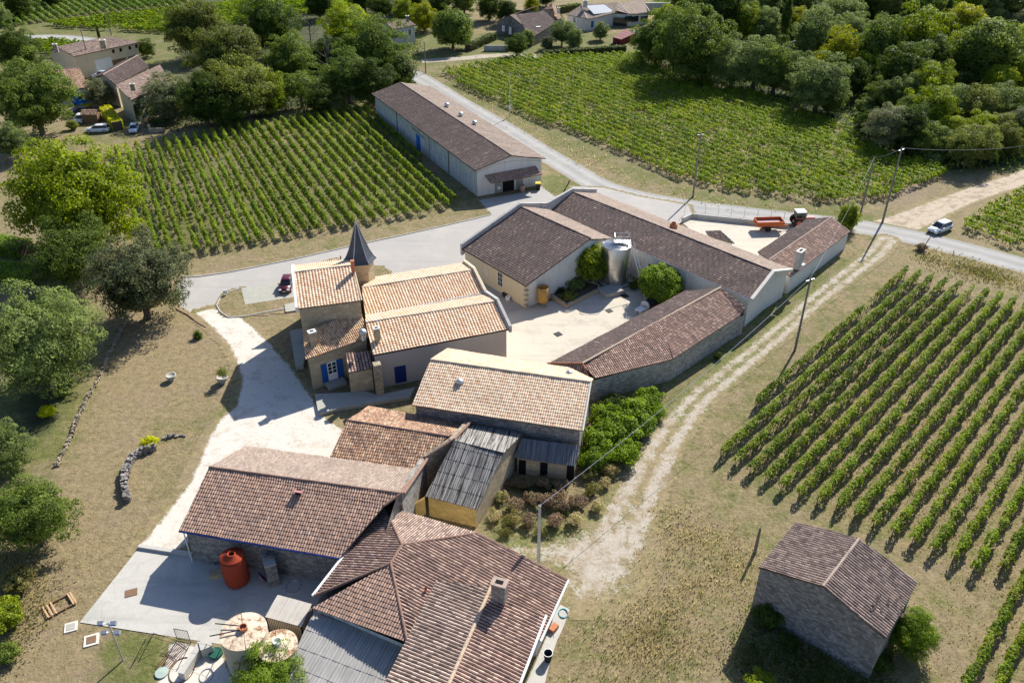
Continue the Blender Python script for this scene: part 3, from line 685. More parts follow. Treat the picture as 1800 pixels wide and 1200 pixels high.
# -------- long tiled barn (bottom left)
A, B_ = P(314.7, 931.6, 4.1), P(597, 980, 4.1); pl = slope(A, B_, .4)
R1, R2 = X(367.8, 820.5, pl), X(705.2, 867, pl); K = X(676, 888, pl)
D_, C_ = P(432.7, 782.7, 4.1), P(730.8, 826, 4.1)
Bfull = A+(R2-R1)*1.0; Bfull[2] = 4.1
e = empty('long_barn', 'long pinkish-brown tiled stone barn above the shaded concrete yard', 'barn', ctr([A, B_, C_, D_]))
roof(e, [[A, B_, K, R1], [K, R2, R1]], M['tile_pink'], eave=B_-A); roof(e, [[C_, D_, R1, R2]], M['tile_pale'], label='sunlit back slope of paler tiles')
wl, q = walls(e, [A, Bfull, R2, C_, D_, R1], M['stone_grey'], .35)
cap(e, [R1, R2], M['ridge_brown']); cap(e, [R2, C_], M['ridge_brown'], .14, 'gable_cap'); cap(e, [R2, K], M['ridge_brown'], .14, 'gable_cap')
gutter(e, A+[0, -.08, 0], B_+[0, -.08, 0], 'navy', .08)
p = X(525, 868, pl); b = MB(); b.box(p+[0, 0, .35], (.8, .5, .05), ang(A, B_), 0, ('X', -.25)); b.box(p+[0, .1, .15], (.5, .4, .4), ang(A, B_), 1)
b.build('roof_hatch', [plain('pink_metal', (.36, .17, .17), .6), M['dark']], e)
dp = q[0]; MB().tube([(dp[0]-.15, dp[1]-.15, 3.9), (dp[0]-.15, dp[1]-.15, .1)], .06, 8).build('downpipe', M['white_paint'], e)
wallA, wallB = q[0], q[1]
# -------- mottled small barn with stone gable wall
A, B_ = P(578.3, 806.7, 3.4), P(731.7, 826.7, 3.4); pl = slope(A, B_, .3)
R1, R2 = X(610.7, 738.3, pl), X(788.3, 766.7, pl); D_, C_ = P(647.3, 713.3, 3.4), P(826, 746, 3.4)
B3 = A+(R2-R1); K3 = X(746, 804, pl)
e = empty('low_barn', 'low mottled orange tiled barn between the long barn and the tall one', 'barn', ctr([A, B_, C_, D_]))
roof(e, [[A, B_, K3, R1], [K3, R2, R1]], M['tile_mottled'], eave=B_-A); roof(e, [[C_, D_, R1, R2]], M['tile_mottled'])
walls(e, [A, B_, K3, R2, C_, D_, R1], M['stone'], .3); cap(e, [R1, R2], M['ridge_brown'])
gp = [P(826, 744, 3.9), P(796, 776, 4.8), P(748, 806, 4.0)]
coping(e, gp, .25, .45, M['stone'], -1, 'gable_wall', 5); cap(e, [g+[0.15, 0, .3] for g in gp], M['ridge_brown'], .16, 'gable_cap')
gw = [P(748, 806, 4.0), P(706, 868, 6.1)]
e2 = empty('stone_gable_wall', 'weathered rubble gable wall rising beside the black patched roof', 'wall', gw[1]*[1, 1, 0])
coping(e2, gw, .05, .5, M['stone_grey'], -1, 'wall', 6.2)
cap(e2, [gw[0]+[.2, 0, .08], gw[1]+[.2, 0, .08]], M['ridge_brown'], .17, 'coping_tiles')
# -------- black patched fibre-cement shed
A, B_ = P(747, 871.5, 2.7), P(838.5, 896, 2.5); pl = slope(A, B_, .42)
R1, R2 = X(798.3, 775, pl), X(885, 796.7, pl); D_, C_ = P(826.7, 746, 3.7), P(921.7, 760, 3.4)
e = empty('patched_shed', 'ochre walled shed under a black and grey patched corrugated roof', 'shed', ctr([A, B_, C_, D_]))
roof(e, [[A, B_, R2, R1]], M['corr_moss'], 'corr', cw=.2, rl=1.4, amp=.05, lip=.02, thick=.08)
roof(e, [[C_, D_, R1, R2]], M['corr_moss'], 'corr', cw=.2, rl=1.4, amp=.05, lip=.02, thick=.08)
wl, q = walls(e, [A, B_, R2, C_, D_, R1], M['stone_ochre'], .2); wl.data.materials.append(M['stone_cut'])
for pg in wl.data.polygons:
    if pg.normal.x > .5 or pg.center.y > 62.5: pg.material_index = 1
coping(e, [P(702, 899, .5), P(747, 872, 2.5)], .0, .3, M['stone_ochre'], -1, 'buttress_wall', 2)
cap(e, [R1, R2], M['black_metal'], .1)
for (px, py, wd, ht) in ((868, 868, 1.2, 2.1), (889, 838, 1.0, 2.1)):
    onwall(e, 'doorway', q[1], q[3], px, py, wd, ht, M['dark'], .02, None, .0)
# -------- dark lean-to with three openings
A, B_ = P(903, 804, 2.3), P(1011, 819, 2.1); D_, C_ = P(917.5, 770, 3.5), P(1020, 783, 3.3)
e = empty('open_lean_to', 'dark blue-grey corrugated lean-to with three black doorways', 'shed', ctr([A, B_, C_, D_]))
roof(e, [[A, B_, C_, D_]], M['corr_dark'], 'corr', cw=.22, rl=1.6, amp=.05, lip=.02, thick=.07)
wl, q = walls(e, [A, B_, C_, D_], M['stone_cut'], .25)
for px in (918, 956, 1003): onwall(e, 'doorway', q[0], q[1], px, 826, .75, 1.9, M['dark'], .02, None, .0)
# -------- tall middle barn with cream tiles
A, B_ = P(724, 711.7, 5.0), P(1024, 756.7, 5.0); pl = slope(A, B_, .32)
R1, R2 = X(756.7, 632.3, pl), X(1038.3, 671.7, pl); D_, C_ = P(786.7, 610.7, 5), P(1043.3, 665, 6.3)
midb = P(1000, 648, 5.0)
e = empty('middle_barn', 'tall stone barn under a bright cream tiled roof with two metal vents', 'barn', ctr([A, B_, C_, D_]))
roof(e, [[A, B_, R2, R1], [C_, midb, D_, R1, R2]], M['tile_cream'], rl=.42)
wl, q = walls(e, [A, B_, R2, C_, midb, D_, R1], M['stone_grey'], .3)
cap(e, [R1, R2], M['ridge_cream'], .14); cap(e, [B_, R2], M['coping'], .12, 'verge_cap')
vent('grey metal vent on the front slope of the cream tiled barn', 808, 667, 6.5, .42, .75, 'vents of the cream tiled barn')
vent('grey metal vent at the right end of the cream barn roof', 1001, 652, 6.3, .38, .7, 'vents of the cream tiled barn')
# -------- big hipped house bottom centre
ce, s_ = 2.3, .27
c1, c2 = P(948, 1126, ce), P(997, 1018, ce); cpl = slope(c1, c2, s_)
J1, J2, E_ = X(706.7, 957.3, cpl), X(686.7, 990, cpl), X(840, 936.7, cpl)
N_, Wc = P(675, 888.3, 4.0), P(552, 1046.7, 4.0); V1 = X(733, 1098, cpl); T1 = X(767, 1022, cpl)
Sd = X(716, 1126, cpl)+[0, 0, -.15]; Wd = P(549, 1068, 3.75)
e = empty('hipped_house', 'large hipped house of brown tiles in the bottom centre foreground', 'house', ctr([N_, Wc, c1, c2]))
roof(e, [[N_, Wc, J2, J1]], M['tile_dark_warm'], label='west slope with long shaded tile rows', amp=.085, cw=.28)
roof(e, [[E_, N_, J1]], M['tile_grey'], label='sunlit greyish triangular slope')
roof(e, [[c1, c2, E_, J1], [c1, J1, J2, V1], [V1, J2, Sd]], M['tile_dark_warm'], label='broad brown tiled main slope', amp=.085, cw=.28, eave=c2-c1)
roof(e, [[Wd, Sd, J2]], M['tile_pink'], label='triangular hip of squarish brown tiles')
cap(e, [N_, J1, E_], M['ridge_brown'], .14, 'hip_cap'); cap(e, [J1, J2], M['ridge_brown'], .14); cap(e, [Wc, J2, Sd], M['ridge_brown'], .14, 'hip_cap')
cap(e, [E_, c2], M['ridge_brown'], .12, 'verge_cap')
walls(e, [N_, Wc, Wd, Sd+[0, 0, -.6], V1+[0, 0, -.6], c1, c2, E_, J1+[0, .3, -.3]][:8], M['white_dirty'], .3, .3)
b = MB(); o_ = (N_-Wc); o_ /= np.linalg.norm(o_); nn = np.array([o_[1], -o_[0], 0])*-.14
b.box(mid(N_, Wc)+nn+[0, 0, -.05], (np.linalg.norm(N_-Wc), .22, .12), ang(Wc, N_)); b.build('gutter', M['white_paint'], e)
gutter(e, c1+[.1, 0, 0], c2+[.1, 0, 0], 'white_paint', .10)
MB().lathe(X(748, 1040, cpl), [(.1, -.1), (.1, .3), (.14, .32), (.14, .38)], 10).build('vent_pipe', M['terracotta'], e)
# front gabled wing
f1, f2 = P(926, 1163, 2.9), P(958, 1080, 2.9); f1 = f1+(f1-f2)*1.2; fpl = slope(f1, f2, .27); fr2 = X(863, 1031.5, fpl)
Ft = X(767, 1022, cpl)+[0, 0, .12]; fr1 = X(790, 1200, fpl); fr1 = fr1+(fr1-fr2)*.25
Fb = Ft+(fr1-fr2)*1.0; Fb[2] = Ft[2]
e = empty('gabled_wing', 'foreground wing with patchy white and brown tile rows and a mortared ridge', 'house', ctr([f1, f2, Ft, Fb]))
roof(e, [[Ft, Fb, fr1, fr2]], M['tile_grey'], amp=.09, cw=.3); roof(e, [[f1, f2, fr2, fr1]], M['tile_dark_warm'], amp=.09, cw=.3)
cap(e, [fr2+[0, 0, .03], fr1+[0, 0, .03]], M['ridge_cream'], .16)
walls(e, [f1, f2, fr2+[0, 0, -.1], Ft, Fb, fr1+[0, 0, -.1]], M['white_dirty'], .4, .2)
gutter(e, f1+[.1, 0, 0], f2+[.1, 0, 0], 'white_paint', .12)
chimney(e, 878, 1024, 6.1, 1.15, .75, 1.9, ang(f1, f2)+math.pi/2, 'stone_grey', capm='ridge')
# lower corrugated shed attached in the foreground
g1, g2 = P(551, 1076, 3.1), P(716, 1136, 3.1); g3 = P(512, 1158, 2.5); dd = (g3-g1); g4 = g2+dd*2.6; g3 = g1+dd*2.6; g4[2] = g3[2]
e = empty('corrugated_shed', 'foreground shed with a weathered grey corrugated roof', 'shed', ctr([g1, g2, g3, g4]))
roof(e, [[g3, g4, g2, g1]], M['corr_grey'], 'corr', cw=.27, rl=1.5, amp=.07, lip=.025, thick=.08)
walls(e, [g3, g4, g2, g1], M['white_dirty'], .15)
# small pale metal shed
h1, h2, h3, h4 = P(466, 1084, 2.2), P(530, 1101, 2.2), P(548, 1061, 2.35), P(488, 1045, 2.35)
e = empty('metal_shed', 'small box shed clad in pale corrugated metal beside the rusty tanks', 'shed', ctr([h1, h2, h3, h4]))
roof(e, [[h1, h2, h3, h4]], M['corr_pale'], 'corr', cw=.13, rl=3, amp=.035, lip=.005, thick=.05)
wl, q = walls(e, [h1, h2, h3, h4], M['brown_wood'], .05, .06)
b = MB()
for i in range(4):
    a_, c_ = q[i], q[(i+1) % 4]; n_ = int(np.linalg.norm(c_[:2]-a_[:2])/.16)
    for k in range(n_+1): pt = mid(a_, c_, k/max(1, n_)); b.box((pt[0], pt[1], 1.05), (.07, .07, 2.1), 0)
b.build('cladding_rib', M['corr_pale'], e)
# -------- right stone barn
z = 5.2; A, B_, C_, D_ = P(1333.3, 996.7, z), P(1556.7, 1121.7, z), P(1613.3, 1023.3, z), P(1400, 916.7, z)
pl = slope(D_, A, .33); R1, R2 = X(1446.7, 1030, pl), X(1510, 946.7, pl)
e = empty('field_barn', 'lone rubble stone barn with a greyish tiled gable roof below the vines', 'barn', ctr([A, B_, C_, D_]))
roof(e, [[D_, A, R1, R2], [B_, C_, R2, R1]], M['tile_grey'], amp=.085, rl=.4, cw=.27)
walls(e, [A, R1, B_, C_, R2, D_], M['stone_grey'], .12, .12)
cap(e, [R1, R2], M['ridge'], .13)
rng = random.Random(4); rp = slope(B_, C_, .33)
for i in range(14):
    x_, y_ = rng.uniform(1530, 1590), rng.uniform(1045, 1088); p = X(x_, y_, rp); MB().box(p+[0, 0, .1], (.45, .18, .05), rng.uniform(.2, 1.6), 0, ('X', rng.uniform(-.3, .3))).build('slipped_tile', M['tile_grey'], e)
# -------- hangar
z = 5.0; A, B_, C_ = P(652.7, 164.8, z), P(835.3, 300, z), P(959.8, 278.8, z); D_ = C_+A-B_
pl = slope(B_, A, -.24); R1, R2 = X(703.3, 145.2, pl), X(898.6, 273.5, pl)
e = empty('long_hangar', 'long white wine store with low brown tiled roof beside the lane', 'warehouse', ctr([A, B_, C_, D_]))
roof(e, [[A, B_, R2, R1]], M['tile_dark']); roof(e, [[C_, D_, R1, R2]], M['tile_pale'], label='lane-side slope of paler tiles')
wl, q = walls(e, [A, B_, R2, C_, D_, R1], M['white'], .55); wl.data.materials.append(M['white_dirty'])
wl.data.polygons[0].material_index = 1
cap(e, [R1, R2], M['ridge_dark'], .14); gutter(e, A, B_, 'black_metal', .08)
o, *_ = onwall(e, 'door', q[0], q[1], 735.5, 250, 1.9, 3.1, M['blue_bright'], .03, 'bright blue double door', 0.0)
for px, py in ((698, 210), (789, 285), (755, 262)): onwall(e, 'downpipe', q[0], q[1], px, py, .12, 4.6, M['grey_door'] if px == 755 else M['black_metal'], .06, None, .1)
def text(parent, s, A, B, px, py, size, m, name='lettering', flip=False):
    cu = bpy.data.curves.new(name, 'FONT'); cu.body = s; cu.size = size; cu.align_x = 'CENTER'; cu.align_y = 'CENTER'; cu.extrude = .01
    o = bpy.data.objects.new(name, cu); COL.objects.link(o); p = X(px, py, wallplane(np.array(A), np.array(B)))
    d = (np.array(B)-np.array(A))[:2]; rz = math.atan2(d[1], d[0]); n = np.array([d[1], -d[0]])/np.linalg.norm(d)
    if n @ (-p[:2]) < 0: n = -n; rz += math.pi
    o.location = (p[0]+n[0]*.05, p[1]+n[1]*.05, p[2]); o.rotation_euler = (math.pi/2, 0, rz); cu.materials.append(m); bpy.context.view_layer.update()
    dg = bpy.context.evaluated_depsgraph_get(); me = bpy.data.meshes.new_from_object(o.evaluated_get(dg)); me.transform(o.matrix_basis)
    bpy.data.objects.remove(o); o = bpy.data.objects.new(name, me); COL.objects.link(o); attach(o, parent); return o
text(e, 'CHATEAU', q[0], q[1], 730, 229, .8, M['grey_door']); text(e, 'GRANDS VINS', q[0], q[1], 741, 239.5, .45, M['grey_door'])
# front: arch moulding, door bay, boards
fa, fb = q[1], q[3]; fw = np.linalg.norm((fb-fa)[:2])
onwall(e, 'doorway', fa, fb, 893.5, 328, 2.2, 2.7, M['dark'], .03, None, 0)
for (px, wd, mm) in ((876, 1.35, 'grey_door'), (913, 1.3, 'grey_door')): onwall(e, 'side_door', fa, fb, px, 330, wd, 2.6, M[mm], .05, None, 0)
onwall(e, 'notice', fa, fb, 876.5, 330, .55, .55, M['white_paint'], .11)
b = MB(); u = (fb-fa)[:2]/fw; nn = np.array([u[1], -u[0]])
for i in range(14):
    t0, t1 = i/14, (i+1)/14; zz = lambda t: 4.35+1.0*math.sin(math.pi*t); pa, pb = fa[:2]+u*fw*t0+nn*.05, fa[:2]+u*fw*t1+nn*.05
    b.tube([(pa[0], pa[1], zz(t0)), (pb[0], pb[1], zz(t1))], .06, 6)
b.build('arch_moulding', M['coping'], e)
cA, cB = P(863.5, 322, 2.95), P(954, 306.5, 2.95); cC, cD = P(940, 290.7, 3.8), P(849.5, 305, 3.8)
roof(e, [[cA, cB, cC, cD]], M['tile_pink'], name='porch_roof', amp=.06)
# three fans on the hangar roof
for px, py, lb in ((785.5, 183.5, 'furthest'), (810, 200, 'middle'), (834, 214.5, 'nearest')):
    pq = X(px, py+2, slope(C_, D_, .24)); vent('shiny roof fan on the lane-side hangar slope, %s of the three' % lb, px, py-2, pq[2]+.9, .5, .9, 'fans on the hangar roof', 'roof_fan')
# -------- courtyard complex: near wing and long wing
A, B_ = P(812, 437, 3.7), P(924.5, 502.4, 3.7); pl = slope(A, B_, .3); R1, R2 = X(915.5, 364.4, pl), X(1038.5, 419, pl)
VA, VB = P(962, 365.5, 5.3), P(1076, 420.5, 4.9)
e = empty('cream_winery', 'cream fronted winery wing with dark tiled roof facing the courtyard', 'winery', ctr([A, B_, VA, VB]))
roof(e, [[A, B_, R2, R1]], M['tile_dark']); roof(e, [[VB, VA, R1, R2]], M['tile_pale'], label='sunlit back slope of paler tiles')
wl, q = walls(e, [A, B_, R2, VB, VA, R1], M['white'], .3); wl.data.materials.append(M['cream'])
for pg in wl.data.polygons:
    c = pg.center
    if abs(pg.normal.dot(Vector((B_[1]-A[1], -(B_[0]-A[0]), 0)).normalized())) > .95 and (c.y < 105): pg.material_index = 1
cap(e, [R1, R2], M['ridge_dark'], .13); gutter(e, A, B_, 'black_metal', .08)
window(e, q[0], q[1], 855, 477, .8, 1.3, shut=None, nx=1, ny=1, gl='cream'); window(e, q[0], q[1], 879.5, 491, 1.0, 2.1, nx=2, ny=3, sill=False)
b = MB()
for k in range(5): b.box((q[1][0]+.01, q[1][1]-.01, .5+k*.75), (.5, .5, .32), ang(A, B_))
b.build('quoin', M['stone_cut'], e)
pa = [A+[0, 0, .1], R1+[0, 0, .1], VA+[0, 0, .25]]
coping(e, pa, .55, .4, M['parapet'], 1, 'parapet', 1.2)
A2, B2 = P(1076, 420.5, 4.5), P(1318.3, 525, 4.5); pl = slope(A2, B2, .3); r1, r2 = X(1007, 338, pl), X(1356.7, 475.8, pl)
D2, C2 = P(1049, 338.6, 4.5), P(1389, 472.5, 4.5); Lf = X(966, 367, pl)
e = empty('long_winery', 'very long dark tiled winery wing running diagonally behind the courtyard', 'winery', ctr([A2, B2, C2, D2]))
roof(e, [[A2, B2, r2, r1, Lf]], M['tile_dark']); roof(e, [[C2, D2, r1, r2]], M['tile_pale'], label='sunlit back slope of paler tiles')
wl, q2 = walls(e, [Lf, A2, B2, r2, C2, D2, r1], M['white'], .25); cap(e, [r1, r2], M['ridge_dark'], .13)
coping(e, [VA+[0, 0, .25], r1+[0, 0, .1], D2+[0, 0, .1]], .5, .4, M['parapet'], 1, 'parapet', 1.5)
coping(e, [B2, r2, C2], .12, .45, M['coping'], -1, 'gable_coping', .3)
gutter(e, A2, B2, 'white_paint', .07)
window(e, q2[1], q2[2], 1135, 478, .9, .7, nx=2, ny=1, gl='dark')
for px, py in ((1142, 466), (1208, 492)): onwall(e, 'downpipe' if px > 1150 else 'wall_lamp', q2[1], q2[2], px, py, .12 if px > 1150 else .3, 3.0 if px > 1150 else .3, M['white_paint'] if px > 1150 else M['black_metal'], .08)
p = P(1184, 396.5, 5.9); MB().box(p+[0, 0, -.1], (.8, .8, .7), .4).lathe(p+[0, 0, .25], [(.3, 0), (.38, .1), (.3, .25)], 10).build('chimney', M['terracotta'], e)
# small hipped roof behind
k1, k2, k3, k4 = P(1239.5, 406, 3.4), P(1266, 405, 4.0), P(1291.5, 428, 3.2), P(1247, 416, 3.4)
e = empty('hipped_porch', 'little dark hipped roof behind the long winery ridge', 'shed', ctr([k1, k2, k3, k4]))
roof(e, [[k4, k3, k2]], M['tile_dark']); roof(e, [[k1, k4, k2]], M['tile_dark']); walls(e, [k1, k4, k3, k2], M['white'], .15)
cap(e, [k2, k3], M['coping'], .12, 'verge_cap')
# stone shed along the track
S1, S2, S3, S4 = P(1045.5, 667, 3.2), P(1184, 629, 3.3), P(1299.5, 556, 3.2), P(1313.5, 550, 3.2); spl = slope(S1, S3, .3)
R1, R2 = P(1023.5, 638.6, 4.3), P(1266.5, 505.4, 4.8); T1_, T2_ = P(962, 639, 3.2), P(1205, 512, 3.4); T3_ = P(1310, 540, 4.0)
e = empty('track_side_shed', 'long low stone shed with dark brown tiles beside the gravel track', 'shed', ctr([S1, S3, T1_, T2_]))
roof(e, [[S1, S2, mid(R1, R2, .52), R1], [S2, S3, R2, mid(R1, R2, .52)]], M['tile_dark_warm'], cw=.26, amp=.06)
roof(e, [[S3, T3_, R2]], M['tile_dark_warm']); roof(e, [[T2_, T1_, R1, R2]], M['tile_dark'])
g = P(1035, 662, 3.2); roof(e, [[T1_, g, R1]], M['tile_dark_warm'])
walls(e, [S1, S2, S3, S4, T3_, R2+[0, 0, -.1], T2_, T1_], M['stone_pale'], .12)
cap(e, [R1, R2], M['ridge_cream'], .15); cap(e, [R1, g], M['terracotta'], .13, 'hip_cap'); cap(e, [T1_+[0, 0, .05], R1], M['terracotta'], .12, 'hip_cap')
# rear right shed with chimney
A, B_ = P(1390, 486.7, 2.9), P(1495, 406.7, 2.9); pl = slope(A, B_, .3); R1, R2 = X(1351.7, 456.7, pl), X(1461.7, 381.7, pl)
D_, C_ = P(1331.7, 443, 2.9), P(1418, 386, 2.9)
e = empty('corner_shed', 'dark tiled shed with white wall and tall chimney at the road corner', 'shed', ctr([A, B_, C_, D_]))
roof(e, [[A, B_, R2, R1]], M['tile_dark_warm']); roof(e, [[C_, D_, R1, R2]], M['tile_dark']); wl, q = walls(e, [A, B_, R2, C_, D_, R1], M['white'], .2)
cap(e, [R1, R2], M['ridge'], .13); chimney(e, 1408, 441, 5.9, 1.3, .7, 2.6, ang(A, B_), 'parapet')
p = P(1411, 466, 3.7); MB().box(p, (.7, .4, .3), .8).build('vent_box', M['white_paint'], e)
# -------- chateau
z = 4.9; A, B_ = P(655.6, 624.2, z), P(895, 578.3, z); pl = slope(A, B_, .3); R1, R2 = X(642.9, 567, pl), X(872.3, 530.1, pl)
VA, VB = P(642.5, 556, 5.3), P(851, 515.5, 5.3); pl2 = slope(VA, VB, .3); Q1, Q2 = X(635.8, 506, pl2), X(831.2, 475, pl2)
UA, UB = P(648, 489, 5.0), P(814, 461.6, 5.0)
e = empty('chateau', 'chateau main block with two parallel striped tile gable roofs', 'chateau', ctr([A, B_, UA, UB]))
roof(e, [[A, B_, R2, R1], [VA, VB, Q2, Q1]], M['tile_striped'], amp=.07, cw=.36); roof(e, [[VB, VA, R1, R2], [UB, UA, Q1, Q2]], M['tile_cream'], cw=.36, amp=.06)
wl, q = walls(e, [A, B_, R2, VB, Q2, UB, UA, Q1, VA, R1], M['rose'], .25)
cap(e, [R1, R2], M['ridge'], .13); cap(e, [Q1, Q2], M['ridge'], .13)
coping(e, [B_, R2, VB], .4, .35, M['parapet'], -1, 'parapet', .5); coping(e, [VB+[0, 0, .05], Q2, UB], .4, .35, M['cream'], -1, 'parapet', .5)
gutter(e, A, B_, 'black_metal', .09); gutter(e, VA+[0, 0, .1], VB+[0, 0, .1], 'zinc', .09)
onwall(e, 'door', q[0], q[1], 705, 671, 1.35, 2.3, M['navy'], .03, 'navy blue door', .25)
chimney(e, 661.5, 577, 7.2, .65, .5, 1.5, ang(A, B_), 'stone_cut')
b = MB(); pb = P(668, 697, 0); b.box((pb[0], pb[1]+.2, 2.2), (.85, .9, 4.6), ang(A, B_)); b.build('buttress', M['stone'], e)
# two-storey west wing
A, B_ = P(523.9, 542.9, 8.6), P(635.2, 527.9, 8.6); pl = slope(A, B_, .3); R1, R2 = X(516.8, 479.1, pl), X(620.2, 466.4, pl)
D_, C_ = R1+(R1-A)*.9, R2+(R2-B_)*.9; D_[2] = C_[2] = 8.6
e = empty('chateau_wing', 'tall stone west wing of the chateau with striped tiled roof', 'chateau', ctr([A, B_, C_, D_]))
roof(e, [[A, B_, R2, R1]], M['tile_striped'], amp=.07, cw=.36); roof(e, [[C_, D_, R1, R2]], M['tile_cream'])
wl, q = walls(e, [A, B_, R2, C_, D_, R1], M['stone_cut'], .12); cap(e, [R1, R2], M['ridge'], .13)
coping(e, [A, R1, D_], .22, .3, M['white_paint'], 1, 'parapet', .4); cap(e, [R2, B_], M['ridge_cream'], .14, 'verge_cap')
p = P(619, 458.5, 11.6); MB().box(p+[0, 0, -.7], (.45, .45, 1.5), .2).build('chimney', M['terracotta'], e)
o = MB(); gm = mid(A, D_)
# low kitchen wing
A1, A2_, A3, A4 = P(536.7, 632.1, 4.6), P(648.5, 592.4, 4.9), P(634, 546, 6.6), P(532.4, 584, 6.3)
e = empty('kitchen_wing', 'low stone wing with orange tiles, white glazed door and blue shutters', 'chateau', ctr([A1, A2_, A3, A4]))
roof(e, [[A1, A2_, A3, A4]], M['tile_kitchen'], amp=.05); wl, q = walls(e, [A1, A2_, A3, A4], M['stone_cut'], .3)
cap(e, [A1, A2_], M['ridge_brown'], .08, 'eave_tiles')
o, c, rz, n = onwall(e, 'door', q[0], q[1], 586.5, 668, 1.15, 2.5, M['white_paint'], .03, None, .55)
b = MB(); u = np.array([math.cos(rz), math.sin(rz), 0])
for i in (-1, 1):
    for j in range(3): b.box(np.array(c)+u*i*.27+[n[0]*.05, n[1]*.05, -.1+j*.5], (.4, .04, .38), rz)
b.build('pane', M['glass'], o)
for s__ in (-1, 1): MB().box(np.array(c)+u*s__*.98+[n[0]*.04, n[1]*.04, 0], (.7, .06, 2.5), rz).build('shutter', M['blue'], e)
MB().box(np.array(c)+[n[0]*.7, n[1]*.7, -1.5], (2.2, 1.2, .5), rz).build('doorstep', M['terrace'], e)
chimney(e, 548, 583, 7.0, .75, .6, 1.9, rz, 'stone_cut', capm='white_paint')
vent('round metal cowl at the back corner of the orange kitchen roof', 637, 580, 6.9, .45, 1.0)
# outbuilding box with striped lean-to roof
b1, b2, b3, b4 = P(611.7, 654.8, 3.3), P(654.2, 647.7, 3.3), P(651.4, 616.5, 4.1), P(608.9, 620.8, 4.1)
e = empty('box_annex', 'cut stone annex box with a small dark striped tile roof', 'annex', ctr([b1, b2, b3, b4]))
roof(e, [[b1, b2, b3, b4]], M['tile_dark_warm'], cw=.36, amp=.08); walls(e, [b1, b2, b3, b4], M['stone_cut'], .05, .1)
# back little wing & turret
t1, t2, t3, t4 = P(560, 471, 7.6), P(604, 463, 7.6), P(598, 449, 8.6), P(573, 460, 7.6)
e = empty('turret', 'hexagonal stone stair turret with a tall pointed slate roof', 'turret', P(634, 452, 8.8)*[1, 1, 0])
c = P(632.5, 455, 8.6); hexp = lambda r, z: [(c[0]+r*math.cos(rad(60*i+12)), c[1]+r*math.sin(rad(60*i+12)), z) for i in range(6)]
b = MB(); b.prism(hexp(1.72, -.2), hexp(1.72, 8.6)); b.build('wall', M['stone_cut'], e)
b = MB(); b.prism(hexp(1.95, 8.35), hexp(1.95, 8.6)); b.build('cornice', M['cream'], e)
b = MB(); prof = [(2.15, 8.55), (1.75, 9.0), (1.3, 9.9), (.85, 11.2), (.42, 12.6), (.05, 13.7)]
for (r0, z0_), (r1_, z1_) in zip(prof[:-1], prof[1:]): b.prism(hexp(r0, z0_), hexp(r1_, z1_), cap=False)
b.build('roof', M['slate'], e); b = MB()
for i in range(6): b.tube([hexp(r0+.02, z0_)[i] for r0, z0_ in prof], .05, 5)
b.build('hip_flashing', M['zinc'], e); MB().lathe((c[0], c[1], 13.6), [(.09, 0), (.05, .3), (.1, .45), (.02, .7)], 8).build('finial', M['zinc'], e)
p1, p2, p3, p4 = P(516, 474, 7.2), P(600, 466, 7.2), P(599, 451, 8.0), P(585, 455, 7.6)
e = empty('back_wing', 'back wing roof of pale tiles showing left of the slate turret', 'chateau', ctr([p1, p2, p3]))
roof(e, [[p1, p2, p3, p4]], M['tile_cream']); walls(e, [p1, p2, p3, p4], M['stone_cut'], .1); cap(e, [p2, p3], M['ridge_cream'], .15, 'verge_cap')
# terraces
def slabbox(name, pix, z, m, label, cat, z0=0.0):
    e_ = MB(); e_.prism([P(x, y, z)*[1, 1, 0]+[0, 0, z0] for x, y in pix], [P(x, y, z) for x, y in pix]); return tag(e_.build(name, m), label, cat)
slabbox('terrace', [(553, 692), (560, 727), (600, 716), (665, 706), (720, 697), (730, 680), (665, 694), (640, 686), (600, 690)], .45, M['terrace'], 'raised stone terrace in front of the blue shuttered door', 'terrace')
slabbox('terrace', [(509, 581), (522, 578), (536, 577), (540, 610), (533, 640), (519, 643)], .7, M['terrace'], 'small railed stone terrace on the shaded west side', 'terrace')
slabbox('stoop', [(665, 494), (684, 488), (726, 481), (735, 492), (700, 502)], .25, M['court'], 'pale stone stoop behind the chateau roof', 'terrace')
slabbox('stoop', [(500, 535), (518, 531), (522, 545), (502, 548)], .2, M['terrace'], 'worn stone slab step at the corner of the tall wing', 'step')
# ================================================================== VEGETATION
RNG = np.random.default_rng(11)
def leaves(c, nrm, size, rng, asp=.75):
    "quads centred on c (n,3), facing nrm (n,3) roughly"
    n = len(c); nrm = nrm+rng.normal(0, .45, (n, 3)); nrm /= np.linalg.norm(nrm, axis=1)[:, None]+1e-9
    a = np.cross(nrm, rng.normal(0, 1, (n, 3))); a /= np.linalg.norm(a, axis=1)[:, None]+1e-9
    b = np.cross(nrm, a); s = (size*rng.uniform(.6, 1.35, n))[:, None]/2
    fold = nrm*s*.35
    V = np.stack([c-a*s, c-b*s*asp-fold, c+a*s, c+b*s*asp-fold], 1).reshape(-1, 3)
    return V
def leafobj(name, V, m, parent=None, local=False):
    me = bpy.data.meshes.new(name); k = len(V)//4
    setmesh(me, V, np.arange(k*4).reshape(k, 4), [m]); o = bpy.data.objects.new(name, me); COL.objects.link(o)
    if parent: attach(o, parent, local)
    return o
